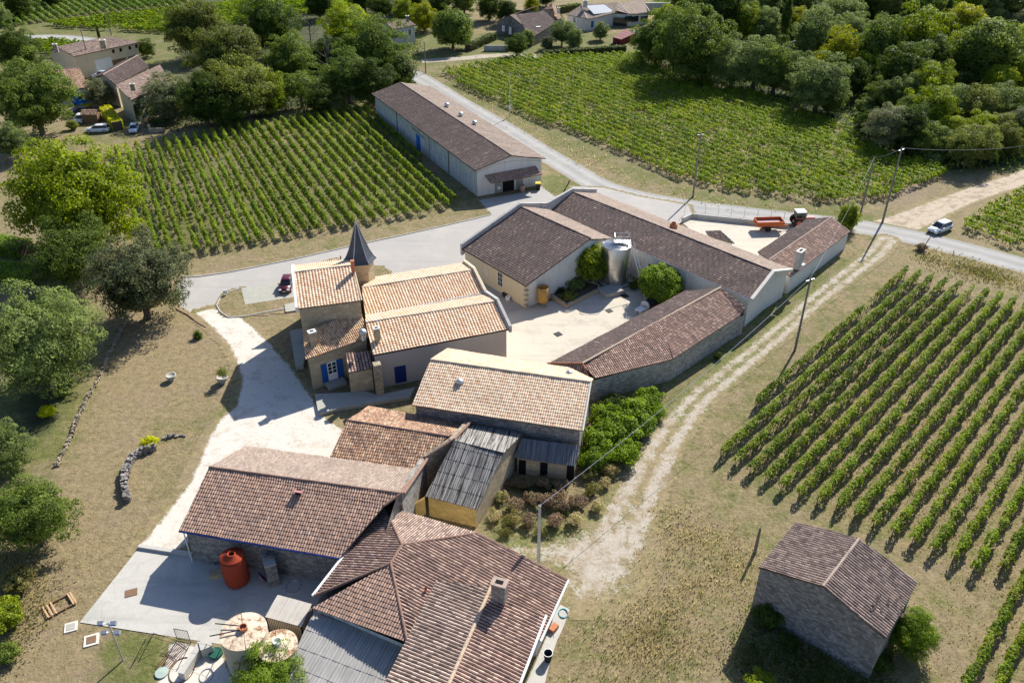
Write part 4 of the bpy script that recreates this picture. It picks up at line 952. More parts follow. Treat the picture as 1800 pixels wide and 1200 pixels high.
def crown(seed, nclump=60, per=230, leaf=.075, ratio=1.0, core=.3, spread=(.45, .98), cs=(.18, .36), low=-.8, kind='round'):
    "unit crown: radius 1 in plan, centred on origin"
    r = np.random.default_rng(seed); V = []
    lobes = r.normal(0, 1, (5, 3)); lobes /= np.linalg.norm(lobes, axis=1)[:, None]; la = r.uniform(-.26, .3, 5)
    for i in range(nclump):
        d = r.normal(0, 1, 3); d /= np.linalg.norm(d)
        if d[2] < low: d[2] = -d[2]*.5
        k = 1+np.sum(la*np.clip(lobes @ d, 0, 1)**2)
        rad_ = r.uniform(*spread)**.6*k*(1 if i % 7 else 1.12)
        c = d*rad_*np.array([1, 1, ratio])
        if kind == 'cone': hgt = r.uniform(-1, 1); q = (1-hgt)/2*.9+.08; a = r.uniform(0, 6.28); c = np.array([math.cos(a)*q*.8, math.sin(a)*q*.8, hgt*ratio])
        s = r.uniform(*cs); n = int(per*(s/cs[1])**1.5)+20
        u = r.normal(0, 1, (n, 3)); u /= np.linalg.norm(u, axis=1)[:, None]
        up = u[:, 2] > -.35; u = u[up]; n = len(u)
        rr = r.uniform(.75, 1.12, n)[:, None]
        p = c+u*rr*s*np.array([1, 1, .8]); V.append(leaves(p, u*.8+d*.4, leaf, r))
    n = int(nclump*per*.2); u = r.normal(0, 1, (n, 3)); u /= np.linalg.norm(u, axis=1)[:, None]
    p = u*(r.uniform(.15, .75, n)**.5)[:, None]*np.array([.85, .85, ratio*.85]); V.append(leaves(p, u, leaf*1.7, r))
    return np.concatenate(V)
def trunkmesh(seed, lean=.06, limbs=5):
    r = random.Random(seed); b = MB()
    top = Vector((r.uniform(-lean, lean), r.uniform(-lean, lean), .1))
    b.tube([(0, 0, -1.75), (top.x*.3, top.y*.3, -1.0), (top.x, top.y, -.1)], [.085, .06, .04], 8)
    for i in range(limbs):
        a = 6.28*i/limbs+r.uniform(-.4, .4); z = r.uniform(-.95, -.4)
        b.tube([(top.x*.4, top.y*.4, z), (math.cos(a)*.3, math.sin(a)*.3, z+.35), (math.cos(a)*.62, math.sin(a)*.62, z+.65)], [.04, .027, .012], 5)
    return b
LIB = {}
def lib(key, **kw):
    V = crown(**kw); me = bpy.data.meshes.new('crown'); k = len(V)//4
    setmesh(me, V, np.arange(k*4).reshape(k, 4), [LEAF['mid']]); LIB[key] = me
for i in range(4): lib('big%d' % i, seed=100+i, nclump=150, per=340, leaf=.040, ratio=.98, cs=(.09, .24))
for i in range(6): lib('mid%d' % i, seed=200+i, nclump=105, per=300, leaf=.05, ratio=[.95, 1.1, 1.3, 1.0, 1.2, .9][i], cs=(.10, .27))
for i in range(3): lib('airy%d' % i, seed=300+i, nclump=60, per=150, leaf=.05, ratio=.8, cs=(.1, .2), spread=(.3, 1))
for i in range(3): lib('shrub%d' % i, seed=400+i, nclump=40, per=150, leaf=.11, ratio=.75, low=-.1)
for i in range(2): lib('ball%d' % i, seed=500+i, nclump=170, per=170, leaf=.07, ratio=1.0, spread=(.62, .74), cs=(.16, .26))
lib('cone0', seed=600, nclump=130, per=110, leaf=.10, ratio=3.6, cs=(.2, .34), kind='cone')
lib('scrub0', seed=700, nclump=26, per=80, leaf=.10, ratio=.7, cs=(.1, .3), low=0); lib('scrub1', seed=701, nclump=26, per=80, leaf=.10, ratio=.6, cs=(.1, .3), low=0)
TR = [trunkmesh(s) for s in (1, 2, 3)]; TRM = []
for b in TR:
    o = b.build('trunk', M['bark']); TRM.append(o.data); bpy.data.objects.remove(o)
_tk = [0]
def tree(name, label, cat, px, py, rpx, kind, key, group=None, zc=None, trunk=True, flat=1.0, base=None):
    "px,py,rpx: crown centre and radius measured on the photo"
    z = 4.0
    for _ in range(4):
        p = P(px, py, z); r = rpx*depth(p)/F; z = zc if zc is not None else r*(1.02 if trunk else .6)
    _tk[0] += 1; rnd = random.Random(_tk[0])
    e = empty(name, label, cat, (p[0], p[1], z), rnd.uniform(0, 6.28), group)
    if key[-1] == '*':
        fam = {'big': 4, 'mid': 6, 'airy': 3, 'shrub': 3, 'ball': 2, 'scrub': 2}[key[:-1]]; key = key[:-1]+str(rnd.randrange(fam))
    k_ = 1.04; e.scale = (k_*r*rnd.uniform(.92, 1.08), k_*r*rnd.uniform(.92, 1.08), r*flat*rnd.uniform(.95, 1.12))
    c = bpy.data.objects.new('crown' if trunk else 'foliage', LIB[key]); COL.objects.link(c); c.parent = e
    c.material_slots[0].link = 'OBJECT'; c.material_slots[0].material = LEAF[kind]
    if trunk:
        t = bpy.data.objects.new('trunk', TRM[_tk[0] % 3]); COL.objects.link(t); t.parent = e; t.scale = (1, 1, max(.3, z/(r*flat*1.7)))
        t.location = (0, 0, 0)
        t.scale[2] = (z/(r*flat))/1.7
    else:
        b = MB(); b.tube([(0, 0, -z/(r*flat)), (0, 0, .1)], [.06, .03], 6)
        t = b.build('stem', M['bark'], e, local=True)
    return e
ORD = ['first', 'second', 'third', 'fourth', 'fifth', 'sixth', 'seventh', 'eighth', 'ninth', 'tenth', 'eleventh', 'twelfth', 'thirteenth', 'fourteenth', 'fifteenth', 'sixteenth', 'seventeenth', 'eighteenth', 'nineteenth', 'twentieth']
TENS = {20: 'twenty', 30: 'thirty', 40: 'forty', 50: 'fifty', 60: 'sixty', 70: 'seventy', 80: 'eighty', 90: 'ninety'}
def ordn(i):
    if i < 20: return ORD[i]
    t, u = (i+1)//10*10, (i+1) % 10
    if t > 90: return 'hundred and '+ordn(i-100) if i >= 100 else 'hundredth'
    return TENS[t][:-1]+'ieth' if u == 0 else TENS[t]+'-'+ORD[u-1]
# ---- vines
def clipline(p0, d, poly):
    "parameters where the line p0+t d lies inside poly -> list of (t0,t1)"
    ts = []; n = len(poly)
    for i in range(n):
        a, b = np.array(poly[i]), np.array(poly[(i+1) % n]); e = b-a; den = d[0]*e[1]-d[1]*e[0]
        if abs(den) < 1e-9: continue
        w_ = a-p0; t = (w_[0]*e[1]-w_[1]*e[0])/den; u = (w_[0]*d[1]-w_[1]*d[0])/den
        if 0 <= u < 1: ts.append(t)
    ts.sort(); return list(zip(ts[::2], ts[1::2]))
def vinerow(a, b, label, group, kind, wid, h0, h1, per, leaf, gap=.35, seed=0, bush=0.0, post=True, wave=.5):
    L_ = np.linalg.norm(b-a); d = (b-a)/L_; nrm = np.array([-d[1], d[0]]); r = np.random.default_rng(seed)
    e = empty('vine_row', label, 'vine row', (a[0], a[1], 0), 0, group)
    k = int(L_)+2; pl_ = r.uniform(.5, 1.2, k*2); gaps = r.random(k*2)
    run = np.convolve(r.random(k*2+6), np.ones(6)/6, 'valid')[:k*2]
    pl_[(gaps < gap*.35) | (run < .5-wave*.18*1.6+gap*.1)] *= .12
    n = int(per*L_); t = r.uniform(0, L_, n); dens = np.interp(t*2, np.arange(k*2), pl_)
    if bush: ph = np.abs(((t/bush+seed*.37) % 1)-.5)*2; dens = dens*(1.15-ph*.75)
    keep = r.random(n) < dens; t = t[keep]; n = len(t); dens = dens[keep]
    ang_ = r.uniform(-.5, math.pi+.5, n); wd = wid/2*(.55+.55*np.minimum(dens, 1.1))*(1+.25*np.sin(t*2.3+seed)+.18*np.sin(t*5.1+2*seed)); hc = (h0+h1)/2; hh = (h1-h0)/2*(.75+.35*dens)
    sh = r.uniform(.55, 1.08, n); off = np.cos(ang_)*wd*sh+.07*np.sin(t*1.1+seed); zz = hc+np.sin(ang_)*hh*sh
    c = np.column_stack([a[0]+d[0]*t+nrm[0]*off, a[1]+d[1]*t+nrm[1]*off, zz])
    nn = np.column_stack([nrm[0]*np.cos(ang_), nrm[1]*np.cos(ang_), np.sin(ang_)+.25])
    o = leafobj('foliage', leaves(c, nn, leaf, r, .9), LEAF[kind], e)
    m_ = MB(); step = 1.0 if post else 2.0
    for q in np.arange(.3, L_, step):
        x, y = a+d*q; j = r.uniform(-.05, .05, 2)
        m_.tube([(x, y, -.05), (x+j[0], y+j[1], h0+.35)], [.035, .025], 4, 0, False)
    if post:
        for q in np.append(np.arange(0, L_, 5.5), L_): x, y = a+d*q; m_.tube([(x, y, 0), (x, y, h1-.1)], .035, 4, 0, True)
    s = m_.build('stock', M['vinewood'], e); s['kind'] = 'stuff'
    return e
def field(pix, ang_deg, sp_, phase, labelfn, group, hgt=1.0, minlen=4, wp=None, **kw):
    poly = [np.array(P(x, y, 0)[:2]) for x, y in pix] if wp is None else wp
    a_ = rad(ang_deg); d = np.array([math.cos(a_), math.sin(a_)]); n = np.array([math.sin(a_), -math.cos(a_)])
    k = [n @ p for p in poly]; i0, i1 = math.ceil((min(k)-phase)/sp_), math.floor((max(k)-phase)/sp_); rows = []
    for i in range(i0, i1+1):
        o = n*(phase+i*sp_)
        for t0, t1 in clipline(o, d, poly):
            if t1-t0 > minlen: rows.append((o+d*t0, o+d*t1))
    vis = []
    for a, b in rows:                    # leave out rows wholly outside the photograph
        ok = False
        for t in np.linspace(0, 1, 12):
            u, v = PX((*(a+(b-a)*t), 1.0)); ok |= -30 < u < 1830 and -30 < v < 1230
        if ok: vis.append((a, b))
    for i, (a, b) in enumerate(vis): vinerow(a, b, labelfn(i, len(vis)), group, seed=i*7+len(group), **kw)
    return len(vis)
NR = {}
NR['right'] = field([(1590, 484), (1802, 541), (2150, 640), (2150, 1500), (1560, 1500), (1776, 1018), (1768, 1008), (1712, 1016), (1600, 962), (1470, 906), (1372, 868), (1240, 795)], 46.95, 1.755, -31.33,
  lambda i, n: '%s vine row from the gravel track in the right-hand vineyard' % ordn(i), 'vine rows of the right-hand vineyard', kind='vine', wid=.7, h0=.4, h1=1.6, per=210, leaf=.2, gap=.3, wave=1.0)
NR['left'] = field([(188, 272), (612, 196), (655, 196), (806, 355), (780, 372), (330, 452), (262, 452), (232, 380)], 116.1, 1.83, 1.79,
  lambda i, n: '%s vine row from the left in the vineyard beyond the chateau' % ordn(i), 'vine rows beyond the chateau', kind='vine', wid=.8, h0=.4, h1=1.75, per=170, leaf=.24, gap=.3)
da = P(1655, 345)-P(1700, 361)
RA = math.degrees(math.atan2(-da[1], -da[0]))
NR['bush'] = field([(768, 130), (905, 104), (1140, 98), (1180, 125), (1320, 165), (1500, 235), (1575, 280), (1682, 302), (1560, 352), (1440, 358), (1240, 330), (1130, 293), (1000, 235), (880, 185)], RA, 1.75, 0,
  lambda i, n: '%s bushy vine row from the lane in the dense vineyard' % ordn(n-1-i), 'bushy vine rows above the lane', kind='vine_bush', wid=1.5, h0=.3, h1=1.6, per=165, leaf=.25, gap=.45, bush=1.3, post=False)
NR['small'] = field([(1700, 418), (1690, 395), (1745, 362), (1800, 335), (1950, 300), (1950, 480), (1800, 440)], RA, 1.8, .5,
  lambda i, n: '%s vine row from the lane in the small plot beside the white car' % ordn(n-1-i), 'vine rows of the small roadside plot', kind='vine_bush', wid=1.3, h0=.4, h1=1.5, per=110, leaf=.28, gap=.4, bush=1.2, post=False)
NR['far'] = field([(-120, 60), (-60, 34), (22, 5), (60, -25), (330, -60), (330, 12), (150, 28), (75, 40), (0, 52)], 127.2, 2.3, 0,
  lambda i, n: '%s neat hedge-like vine row from the left in the far vineyard' % ordn(i), 'neat vine rows of the far vineyard', kind='vine_far', wid=1.1, h0=.4, h1=1.8, per=34, leaf=.5, gap=.05, post=False)
NR['far2'] = field([(70, 46), (180, 33), (330, 17), (600, -15), (640, 10), (600, 22), (520, 30), (300, 62), (180, 55)], 168, 2.2, 0,
  lambda i, n: '%s distant vine row from the house in the strip behind the rooftops' % ordn(n-1-i), 'vine rows behind the rooftops', kind='vine_bush', wid=1.3, h0=.4, h1=1.7, per=34, leaf=.55, gap=.2, post=False)
NR['far3'] = field([(66, 82), (60, 76), (110, 74), (210, 88), (160, 105), (95, 112)], 168, 2.0, 0,
  lambda i, n: '%s short vine row from the road behind the gabled farmhouse' % ordn(n-1-i), 'short vine rows behind the farmhouse', kind='vine_bush', wid=1.2, h0=.4, h1=1.6, per=34, leaf=.5, gap=.2, post=False)
print('ROWS', NR)
# ---- trees. each entry: px, py, radius px, leaf kind, mesh family, label
def T(lst, name='broadleaf_tree', cat='tree', group=None, **kw):
    for t in lst:
        k2 = dict(kw); k2.update(t[6] if len(t) > 6 else {}); tree(name, t[5], cat, t[0], t[1], t[2], t[3], t[4], group, **k2)
T([(68, 606, 92, 'silver', 'big*', 'huge grey-green tree at the left edge beside the sloping lawn'),
   (242, 492, 78, 'bronze', 'big*', 'dark bronze airy tree at the bend of the driveway'),
   (128, 346, 104, 'bright', 'big*', 'very large yellow-green tree left of the terraced vineyard'),
   (124, 450, 64, 'mid', 'big*', 'dark green tree below the very large yellow-green one'),
   (56, 175, 62, 'mid', 'big*', 'tall green tree left of the parked white cars'),
   (22, 248, 34, 'silver', 'mid*', 'grey-green tree below the tall one at the far left'),
   (30, 88, 40, 'dark', 'big*', 'dark evergreen tree at the far left above the tall green one'),
   (52, 905, 72, 'mid', 'big*', 'rounded green tree at the left edge next to the mown bank'),
   (6, 790, 42, 'silver', 'mid*', 'pale grey-green tree cut off by the left edge of the photo'),
   (340, 50, 52, 'olive', 'big*', 'dark olive tree at the left of the tall grove'),
   (400, 100, 62, 'olive', 'big*', 'tall brownish-olive tree in the middle of the grove'),
   (472, 48, 52, 'dark', 'big*', 'tall dark green tree behind the grove'),
   (430, 158, 50, 'olive', 'mid*', 'olive tree overhanging the top of the terraced vineyard'),
   (300, 170, 38, 'bronze', 'mid*', 'bronze tree beside the ivy covered house'),
   (358, 178, 44, 'dark', 'mid*', 'very dark tree right of the ivy covered house'),
   (400, 196, 28, 'dark', 'mid*', 'low dark tree at the foot of the grove'),
   (510, 112, 38, 'mid', 'mid*', 'fresh green tree right of the tall dark one'),
   (545, 100, 22, 'mid', 'mid*', 'slim green tree in front of the bare trunks'),
   (478, 165, 34, 'bright', 'mid*', 'bright green tree at the upper edge of the terraced vineyard'),
   (527, 152, 36, 'mid', 'airy*', 'light feathery green tree above the terraced vineyard'),
   (560, 176, 26, 'dark', 'mid*', 'low dark tree near the upper corner of the terraced vineyard'),
   (612, 52, 46, 'bright', 'big*', 'large pale green tree with yellow top left of the grey house'),
   (655, 92, 52, 'mid', 'big*', 'large rounded green tree in front of the grey house'),
   (610, 135, 46, 'mid', 'big*', 'green tree low behind the far end of the hangar'),
   (655, 148, 38, 'dark', 'mid*', 'dark tree touching the far end of the hangar'),
   (702, 128, 32, 'dark', 'mid*', 'dark tree beside the lane above the hangar'),
   (578, 90, 26, 'dark', 'mid*', 'dark ivy covered tree between the two tall groves'),
   (795, 52, 33, 'mid', 'ball1', 'round clipped looking pine in the hamlet garden'),
   (745, 32, 22, 'yellow', 'mid*', 'yellow tinted tree behind the grey house'),
   (712, 26, 20, 'bright', 'mid*', 'light green tree behind the grey house roof'),
   (908, 80, 20, 'dark', 'mid*', 'dark round tree in front of the low farmhouse'),
   (926, 66, 14, 'mid', 'mid*', 'small green tree against the low farmhouse roof'),
   (988, 58, 22, 'silver', 'mid*', 'pale silvery tree between the two hamlet houses'),
   (1010, 70, 18, 'silver', 'mid*', 'grey-green shrubby tree right of the silvery one'),
   (962, 76, 12, 'bronze', 'mid*', 'small brownish tree left of the silvery tree'),
   (1056, 56, 14, 'silver', 'mid*', 'small grey tree in front of the hipped villa'),
   (176, 166, 24, 'bronze', 'mid*', 'small autumn brown tree between the two farmhouses'),
   (255, 86, 15, 'dark', 'mid*', 'dark round tree at the corner of the long farmhouse'),
   (935, 8, 14, 'yellow', 'mid*', 'yellow garden tree above the low farmhouse'),
   (1490, 384, 23, 'bright', 'mid*', 'yellow-green bushy tree at the corner of the rear shed')])
T([(x, y, r, k, 'mid*', 'dark tree in the shaded belt at the top edge, %s from the left' % ordn(i)) for i, (x, y, r, k) in enumerate(
  [(560, 6, 26, 'dark'), (640, -4, 26, 'dark'), (672, 12, 22, 'dark'), (720, -6, 28, 'dark'), (770, 6, 24, 'dark'), (815, -2, 26, 'mid'), (860, 10, 24, 'dark'), (892, 22, 20, 'dark'), (960, -8, 18, 'dark'), (30, 4, 26, 'dark'), (5, 30, 14, 'silver'), (90, -6, 18, 'dark')])], group='dark trees along the top edge')
row1 = [(1155, 72, 36, 'mid'), (1172, 40, 26, 'bright'), (1215, 78, 55, 'mid'), (1245, 100, 34, 'mid'), (1290, 112, 36, 'silver'), (1330, 112, 38, 'silver'), (1366, 120, 38, 'mid'), (1400, 135, 30, 'silver'), (1442, 148, 44, 'silver'), (1462, 168, 26, 'mid'), (1528, 222, 20, 'dark'), (1562, 222, 36, 'bronze'), (1600, 232, 32, 'dark'), (1632, 246, 26, 'mid'), (1660, 256, 20, 'silver'), (1706, 256, 32, 'olive'), (1732, 258, 26, 'mid'), (1768, 250, 24, 'olive'), (1800, 238, 24, 'mid')]
T([(x, y, r*1.16, k, 'mid*' if r < 36 else 'big*', 'wood edge tree above the dense vineyard, %s from the left' % ordn(i)) for i, (x, y, r, k) in enumerate(row1)], group='trees along the wood edge')
row2 = [(1270, 22, 38, 'dark'), (1308, 42, 26, 'bright'), (1350, 50, 24, 'silver'), (1398, 42, 20, 'yellow'), (1432, 62, 36, 'silver'), (1478, 100, 30, 'yellow'), (1500, 140, 26, 'dark'), (1545, 90, 38, 'mid'), (1520, 120, 22, 'bright'), (1590, 62, 18, 'bronze'), (1612, 78, 44, 'bright'), (1590, 128, 40, 'dark'), (1640, 110, 34, 'dark'), (1635, 160, 34, 'bright'), (1598, 165, 26, 'silver'), (1735, 92, 52, 'mid'), (1690, 150, 22, 'dark'), (1690, 95, 30, 'bright'), (1790, 90, 34, 'yellow'), (1755, 145, 26, 'bright'), (1800, 130, 28, 'bright'), (1640, 200, 34, 'bright'), (1680, 195, 32, 'silver'), (1722, 200, 32, 'olive'), (1765, 190, 32, 'silver'), (1800, 200, 30, 'mid'), (1600, 205, 26, 'mid'), (1675, 232, 26, 'bright'), (1720, 232, 26, 'bright'), (1760, 228, 26, 'olive'), (1795, 225, 26, 'bronze'), (1550, 170, 20, 'mid'), (1545, 55, 20, 'olive'), (1500, 60, 24, 'silver'), (1560, 135, 24, 'dark')]
T([(x, y, r*1.22, k, 'mid*', 'tree inside the mixed wood, %s of the middle belt' % ordn(i)) for i, (x, y, r, k) in enumerate(row2)], group='trees inside the mixed wood')
row3 = [(1235, -10, 28, 'dark'), (1300, -8, 28, 'mid'), (1345, 4, 26, 'silver'), (1375, -2, 28, 'dark'), (1412, 18, 28, 'dark'), (1450, -4, 30, 'mid'), (1482, 28, 30, 'silver'), (1528, 6, 32, 'dark'), (1560, 20, 26, 'olive'), (1598, 4, 34, 'dark'), (1632, 22, 34, 'mid'), (1668, -4, 30, 'bright'), (1690, 48, 32, 'yellow'), (1722, 12, 32, 'bright'), (1762, 18, 38, 'dark'), (1800, 8, 32, 'mid'), (1745, 40, 26, 'silver'), (1665, 60, 26, 'bright'), (1800, 50, 26, 'bronze'), (1200, 10, 24, 'mid')]
T([(x, y, r*1.25, k, 'mid*', 'tree at the very back of the wood, %s from the left' % ordn(i)) for i, (x, y, r, k) in enumerate(row3)], group='trees at the back of the wood')
tree('cypress', 'tall slim dark cypress standing out of the wood', 'cypress', 1383, 30, 12, 'dark', 'cone0', zc=9)
tree('cypress', 'ivy clad pointed trunk rising at the back of the wood', 'cypress', 1664, 30, 12, 'dark', 'cone0', zc=8)
tree('cypress', 'tiny dark cypress behind the gabled farmhouse', 'cypress', 173, 60, 3.5, 'dark', 'cone0', zc=3)
def baretree(label, px, py, h, seed):
    r = random.Random(seed); p = P(px, py); e = empty('bare_tree', label, 'tree', p); b = MB()
    b.tube([p, p+[.2, 0, h*.5], p+[.1, .2, h]], [.22, .13, .03], 6)
    b.build('trunk', M['bark'], e); b = MB()
    for i in range(26):
        z = h*r.uniform(.25, .95); a = r.uniform(0, 6.28); l = (h-z)*.5+.8; q = p+[.15, .05, z]
        b.tube([q, q+[math.cos(a)*l*.5, math.sin(a)*l*.5, l*.4], q+[math.cos(a)*l, math.sin(a)*l, l]], [.06, .04, .012], 4)
    o = b.build('branches', M['concrete_pole'], e); o['kind'] = 'stuff'
baretree('leafless dead tree between the two groves', 548, 95, 10, 3); baretree('pale leafless tree behind the far corner of the terraced vineyard', 580, 155, 11, 5)
# ---- bushes
B_ush = [(1039, 463, 33, 'bright', 'ball0', 'round clipped yellow-green bush beside the steel tank', {'zc': 3.3}),
   (1160, 500, 40, 'fig', 'ball0', 'glossy round laurel bush in the courtyard corner', {'zc': 2.4, 'flat': .85}),
   (1010, 500, 17, 'silver', 'shrub0', 'spiky plant in the raised courtyard planter'), (981, 512, 10, 'dark', 'shrub1', 'small dark shrub at the wall end of the planter'),
   (1000, 522, 13, 'olive', 'shrub2', 'low olive shrub at the front of the planter'), (1114, 502, 10, 'olive', 'shrub0', 'small potted shrub between tank and laurel'),
   (348, 590, 8, 'mid', 'mid2', 'tiny lone sapling on the sloping lawn'), (263, 778, 14, 'golden', 'shrub1', 'bright golden shrub at the end of the stone wall'),
   (82, 724, 14, 'golden', 'shrub2', 'yellow-green shrub under the huge grey-green tree'), (108, 690, 12, 'mid', 'shrub0', 'small green shrub at the shaded edge of the lawn'),
   (12, 1085, 34, 'bright', 'shrub1', 'yellow-green bush at the lower left edge'), (478, 1196, 62, 'fig', 'big0', 'broad green fig at the bottom edge beside the rusty tanks', {'zc': 1.7, 'flat': .8}),
   (1603, 1112, 44, 'fig', 'big1', 'large leafy fig leaning on the right side of the lone barn', {'zc': 2.0}), (1540, 1160, 28, 'dark', 'shrub0', 'dark ivy mound at the bottom corner of the lone barn'),
   (1352, 1085, 25, 'dark', 'shrub1', 'dark ivy bush against the shaded front of the lone barn'), (1388, 1128, 14, 'dark', 'shrub2', 'low weed clump in the shade of the lone barn'),
   (1340, 1200, 24, 'bright', 'shrub0', 'sunlit bush at the bottom edge left of the lone barn'), (1500, 1150, 12, 'dark', 'shrub2', 'small climbing bush on the front of the lone barn'),
   (1280, 566, 7, 'dark', 'shrub0', 'little dark bush at the foot of the track-side shed'), (1262, 626, 8, 'dark', 'shrub1', 'dark weed clump by the stone wall of the track-side shed'),
   (1360, 390, 6, 'mid', 'shrub1', 'weed clump by the rear yard wall'), (1620, 435, 9, 'dry', 'shrub0', 'dry brush heap beside the leaning stake'),
   (128, 222, 10, 'olive', 'shrub1', 'rounded garden shrub behind the white estate car'), (1520, 190, 18, 'silver', 'shrub1', 'silvery brush in the gap of the wood edge'), (1640, 280, 14, 'silver', 'shrub2', 'pale brush at the end of the dense vineyard'), (30, 1020, 26, 'weed', 'shrub0', 'scrubby bush below the rounded green tree'), (10, 1150, 22, 'mid', 'shrub2', 'green bush in the bottom left corner')]
T(B_ush, 'bush', 'bush', None, trunk=False)
for i, (x, y, r, k) in enumerate([(1062, 735, 24, 'fig'), (1050, 775, 26, 'fig'), (1086, 758, 28, 'fig'), (1112, 728, 24, 'fig'), (1140, 706, 20, 'fig'), (1098, 795, 22, 'fig'), (1046, 812, 18, 'fig'), (1128, 752, 18, 'fig'), (1075, 708, 16, 'dark'), (1152, 726, 14, 'fig'), (1030, 800, 14, 'fig'), (1072, 826, 12, 'weed')]):
    tree('thicket_bush', 'lush green thicket bush below the stone wall, %s of the clump' % ordn(i), 'bush', x, y, r*1.3, k, 'shrub*', 'thicket beside the cream roofed barn', trunk=False, flat=1.0)
for i, (x, y, r, k) in enumerate([(878, 872, 15, 'straw'), (905, 885, 18, 'dry'), (935, 875, 16, 'dry'), (965, 878, 20, 'dry'), (990, 885, 20, 'dry'), (1018, 880, 17, 'dry'), (900, 912, 17, 'weed'), (930, 915, 16, 'dry'), (975, 915, 18, 'dry'), (1010, 912, 16, 'straw'), (1040, 860, 16, 'weed'), (1050, 890, 14, 'straw'), (870, 905, 14, 'straw'), (920, 850, 14, 'dry'), (955, 848, 14, 'dry'), (985, 852, 14, 'dry'), (895, 850, 12, 'dry'), (1035, 835, 14, 'weed'), (950, 935, 12, 'weed'), (890, 935, 12, 'weed'), (1065, 850, 12, 'straw')]):
    tree('scrub_bush', 'dry scrub clump in front of the lean-to, %s of the patch' % ordn(i), 'bush', x, y, r, k, 'scrub*', 'dry scrub by the lean-to', trunk=False, flat=1.2)
def hedge(name, label, pix, z, w, kind='hedge', leaf=.22, dens=55):
    pts = [P(x, y, z) for x, y in pix]; r = np.random.default_rng(len(label)); e = empty(name, label, 'hedge', pts[0]*[1, 1, 0]); V = []
    core = MB()
    for a, c in zip(pts[:-1], pts[1:]):
        d = (c-a)[:2]; l = np.linalg.norm(d); d /= l; n = np.array([-d[1], d[0]])
        core.box((*((a+c)/2)[:2], z*.46), (l-.2, w*.82, z*.9), math.atan2(d[1], d[0]))
        for (cnt, fn) in ((int(l*w*dens), 't'), (int(l*z*dens), 'l'), (int(l*z*dens), 'r')):
            t = r.uniform(0, l, cnt); u = r.uniform(-w/2, w/2, cnt); h = r.uniform(.05, z, cnt); j = r.normal(0, .07, cnt)
            if fn == 't': q = np.column_stack([a[0]+d[0]*t+n[0]*u, a[1]+d[1]*t+n[1]*u, z+j]); nn = np.tile([0, 0, 1.], (cnt, 1))
            else:
                s = 1 if fn == 'l' else -1; q = np.column_stack([a[0]+d[0]*t+n[0]*(s*w/2+j), a[1]+d[1]*t+n[1]*(s*w/2+j), h]); nn = np.tile([n[0]*s, n[1]*s, .2], (cnt, 1))
            V.append(leaves(q, nn, leaf, r))
    leafobj('foliage', np.concatenate(V), LEAF[kind], e); core.build('branch_core', M['soil'], e)
hedge('hedge', 'upper clipped box hedge at the left edge of the photo', [(-60, 412), (44, 428)], 2.2, 3.2)
hedge('hedge', 'lower clipped box hedge at the left edge of the photo', [(-60, 462), (64, 472)], 2.2, 3.0)
hedge('hedge', 'bright yellow-green clipped hedge beside the garden shed', [(184, 186), (205, 213)], 2.0, 2.2, 'golden')
hedge('hedge', 'short yellow hedge in front of the blue porch', [(146, 182), (158, 186)], 1.6, 1.4, 'golden')
hedge('hedge', 'dark garden hedge above the lane below the villa', [(955, 90), (1010, 86), (1100, 80)], 1.6, 1.6, 'dark', .4, 16)
hedge('hedge', 'dark hedge crossing the garden beside the round pine', [(822, 78), (868, 58)], 1.8, 2.2, 'dark', .4, 16)
hedge('hedge', 'hedge behind the villa at the top edge', [(980, 12), (1018, 6)], 2, 2, 'mid', .4, 16)
# ---- undergrowth and rough grass (uncountable)
def cover(name, label, pix, n, hmax, leaf, kind, seed=1, up=.6, hole=None):
    poly = W(pix); a = np.array(poly); r = np.random.default_rng(seed); x = r.uniform(a[:, 0].min(), a[:, 0].max(), n); y = r.uniform(a[:, 1].min(), a[:, 1].max(), n)
    k = inpoly(x, y, poly)
    cl = np.sin(x*.9+np.sin(y*.7)*2)+np.sin(y*1.1+np.cos(x*.5)*2)+r.normal(0, .8, n); k &= cl > -.6
    x, y = x[k], y[k]; h = r.uniform(.03, 1, len(x))**1.5*hmax*(.4+.6*np.clip(cl[k], 0, 1)); c = np.column_stack([x+r.normal(0, .8, len(x)), y+r.normal(0, .8, len(x)), h]); nn = r.normal(0, 1, (len(x), 3)); nn[:, 2] = np.abs(nn[:, 2])*up+.2
    o = leafobj(name, leaves(c, nn, leaf, r), LEAF[kind]); return tag(o, label, None, None, 'stuff')
cover('undergrowth', 'dark tangled undergrowth beneath the mixed wood', [(1150, 100), (1480, 225), (1500, 262), (1660, 305), (1820, 300), (1900, -60), (1150, -60)], 150000, 2.2, .6, 'mid', 3)
cover('brambles', 'bramble thicket at the foot of the grove beside the terraced vineyard', [(255, 238), (470, 210), (640, 168), (735, 130), (740, 60), (500, 100), (300, 170)], 30000, 1.6, .4, 'dark', 4)
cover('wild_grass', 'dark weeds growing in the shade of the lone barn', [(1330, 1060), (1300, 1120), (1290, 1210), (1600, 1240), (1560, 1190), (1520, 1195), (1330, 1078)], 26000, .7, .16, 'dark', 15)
cover('wild_grass', 'wild growth below the tree at the lower left', [(-20, 960), (60, 960), (110, 1010), (70, 1110), (20, 1180), (-20, 1200)], 9000, .7, .18, 'weed', 5)
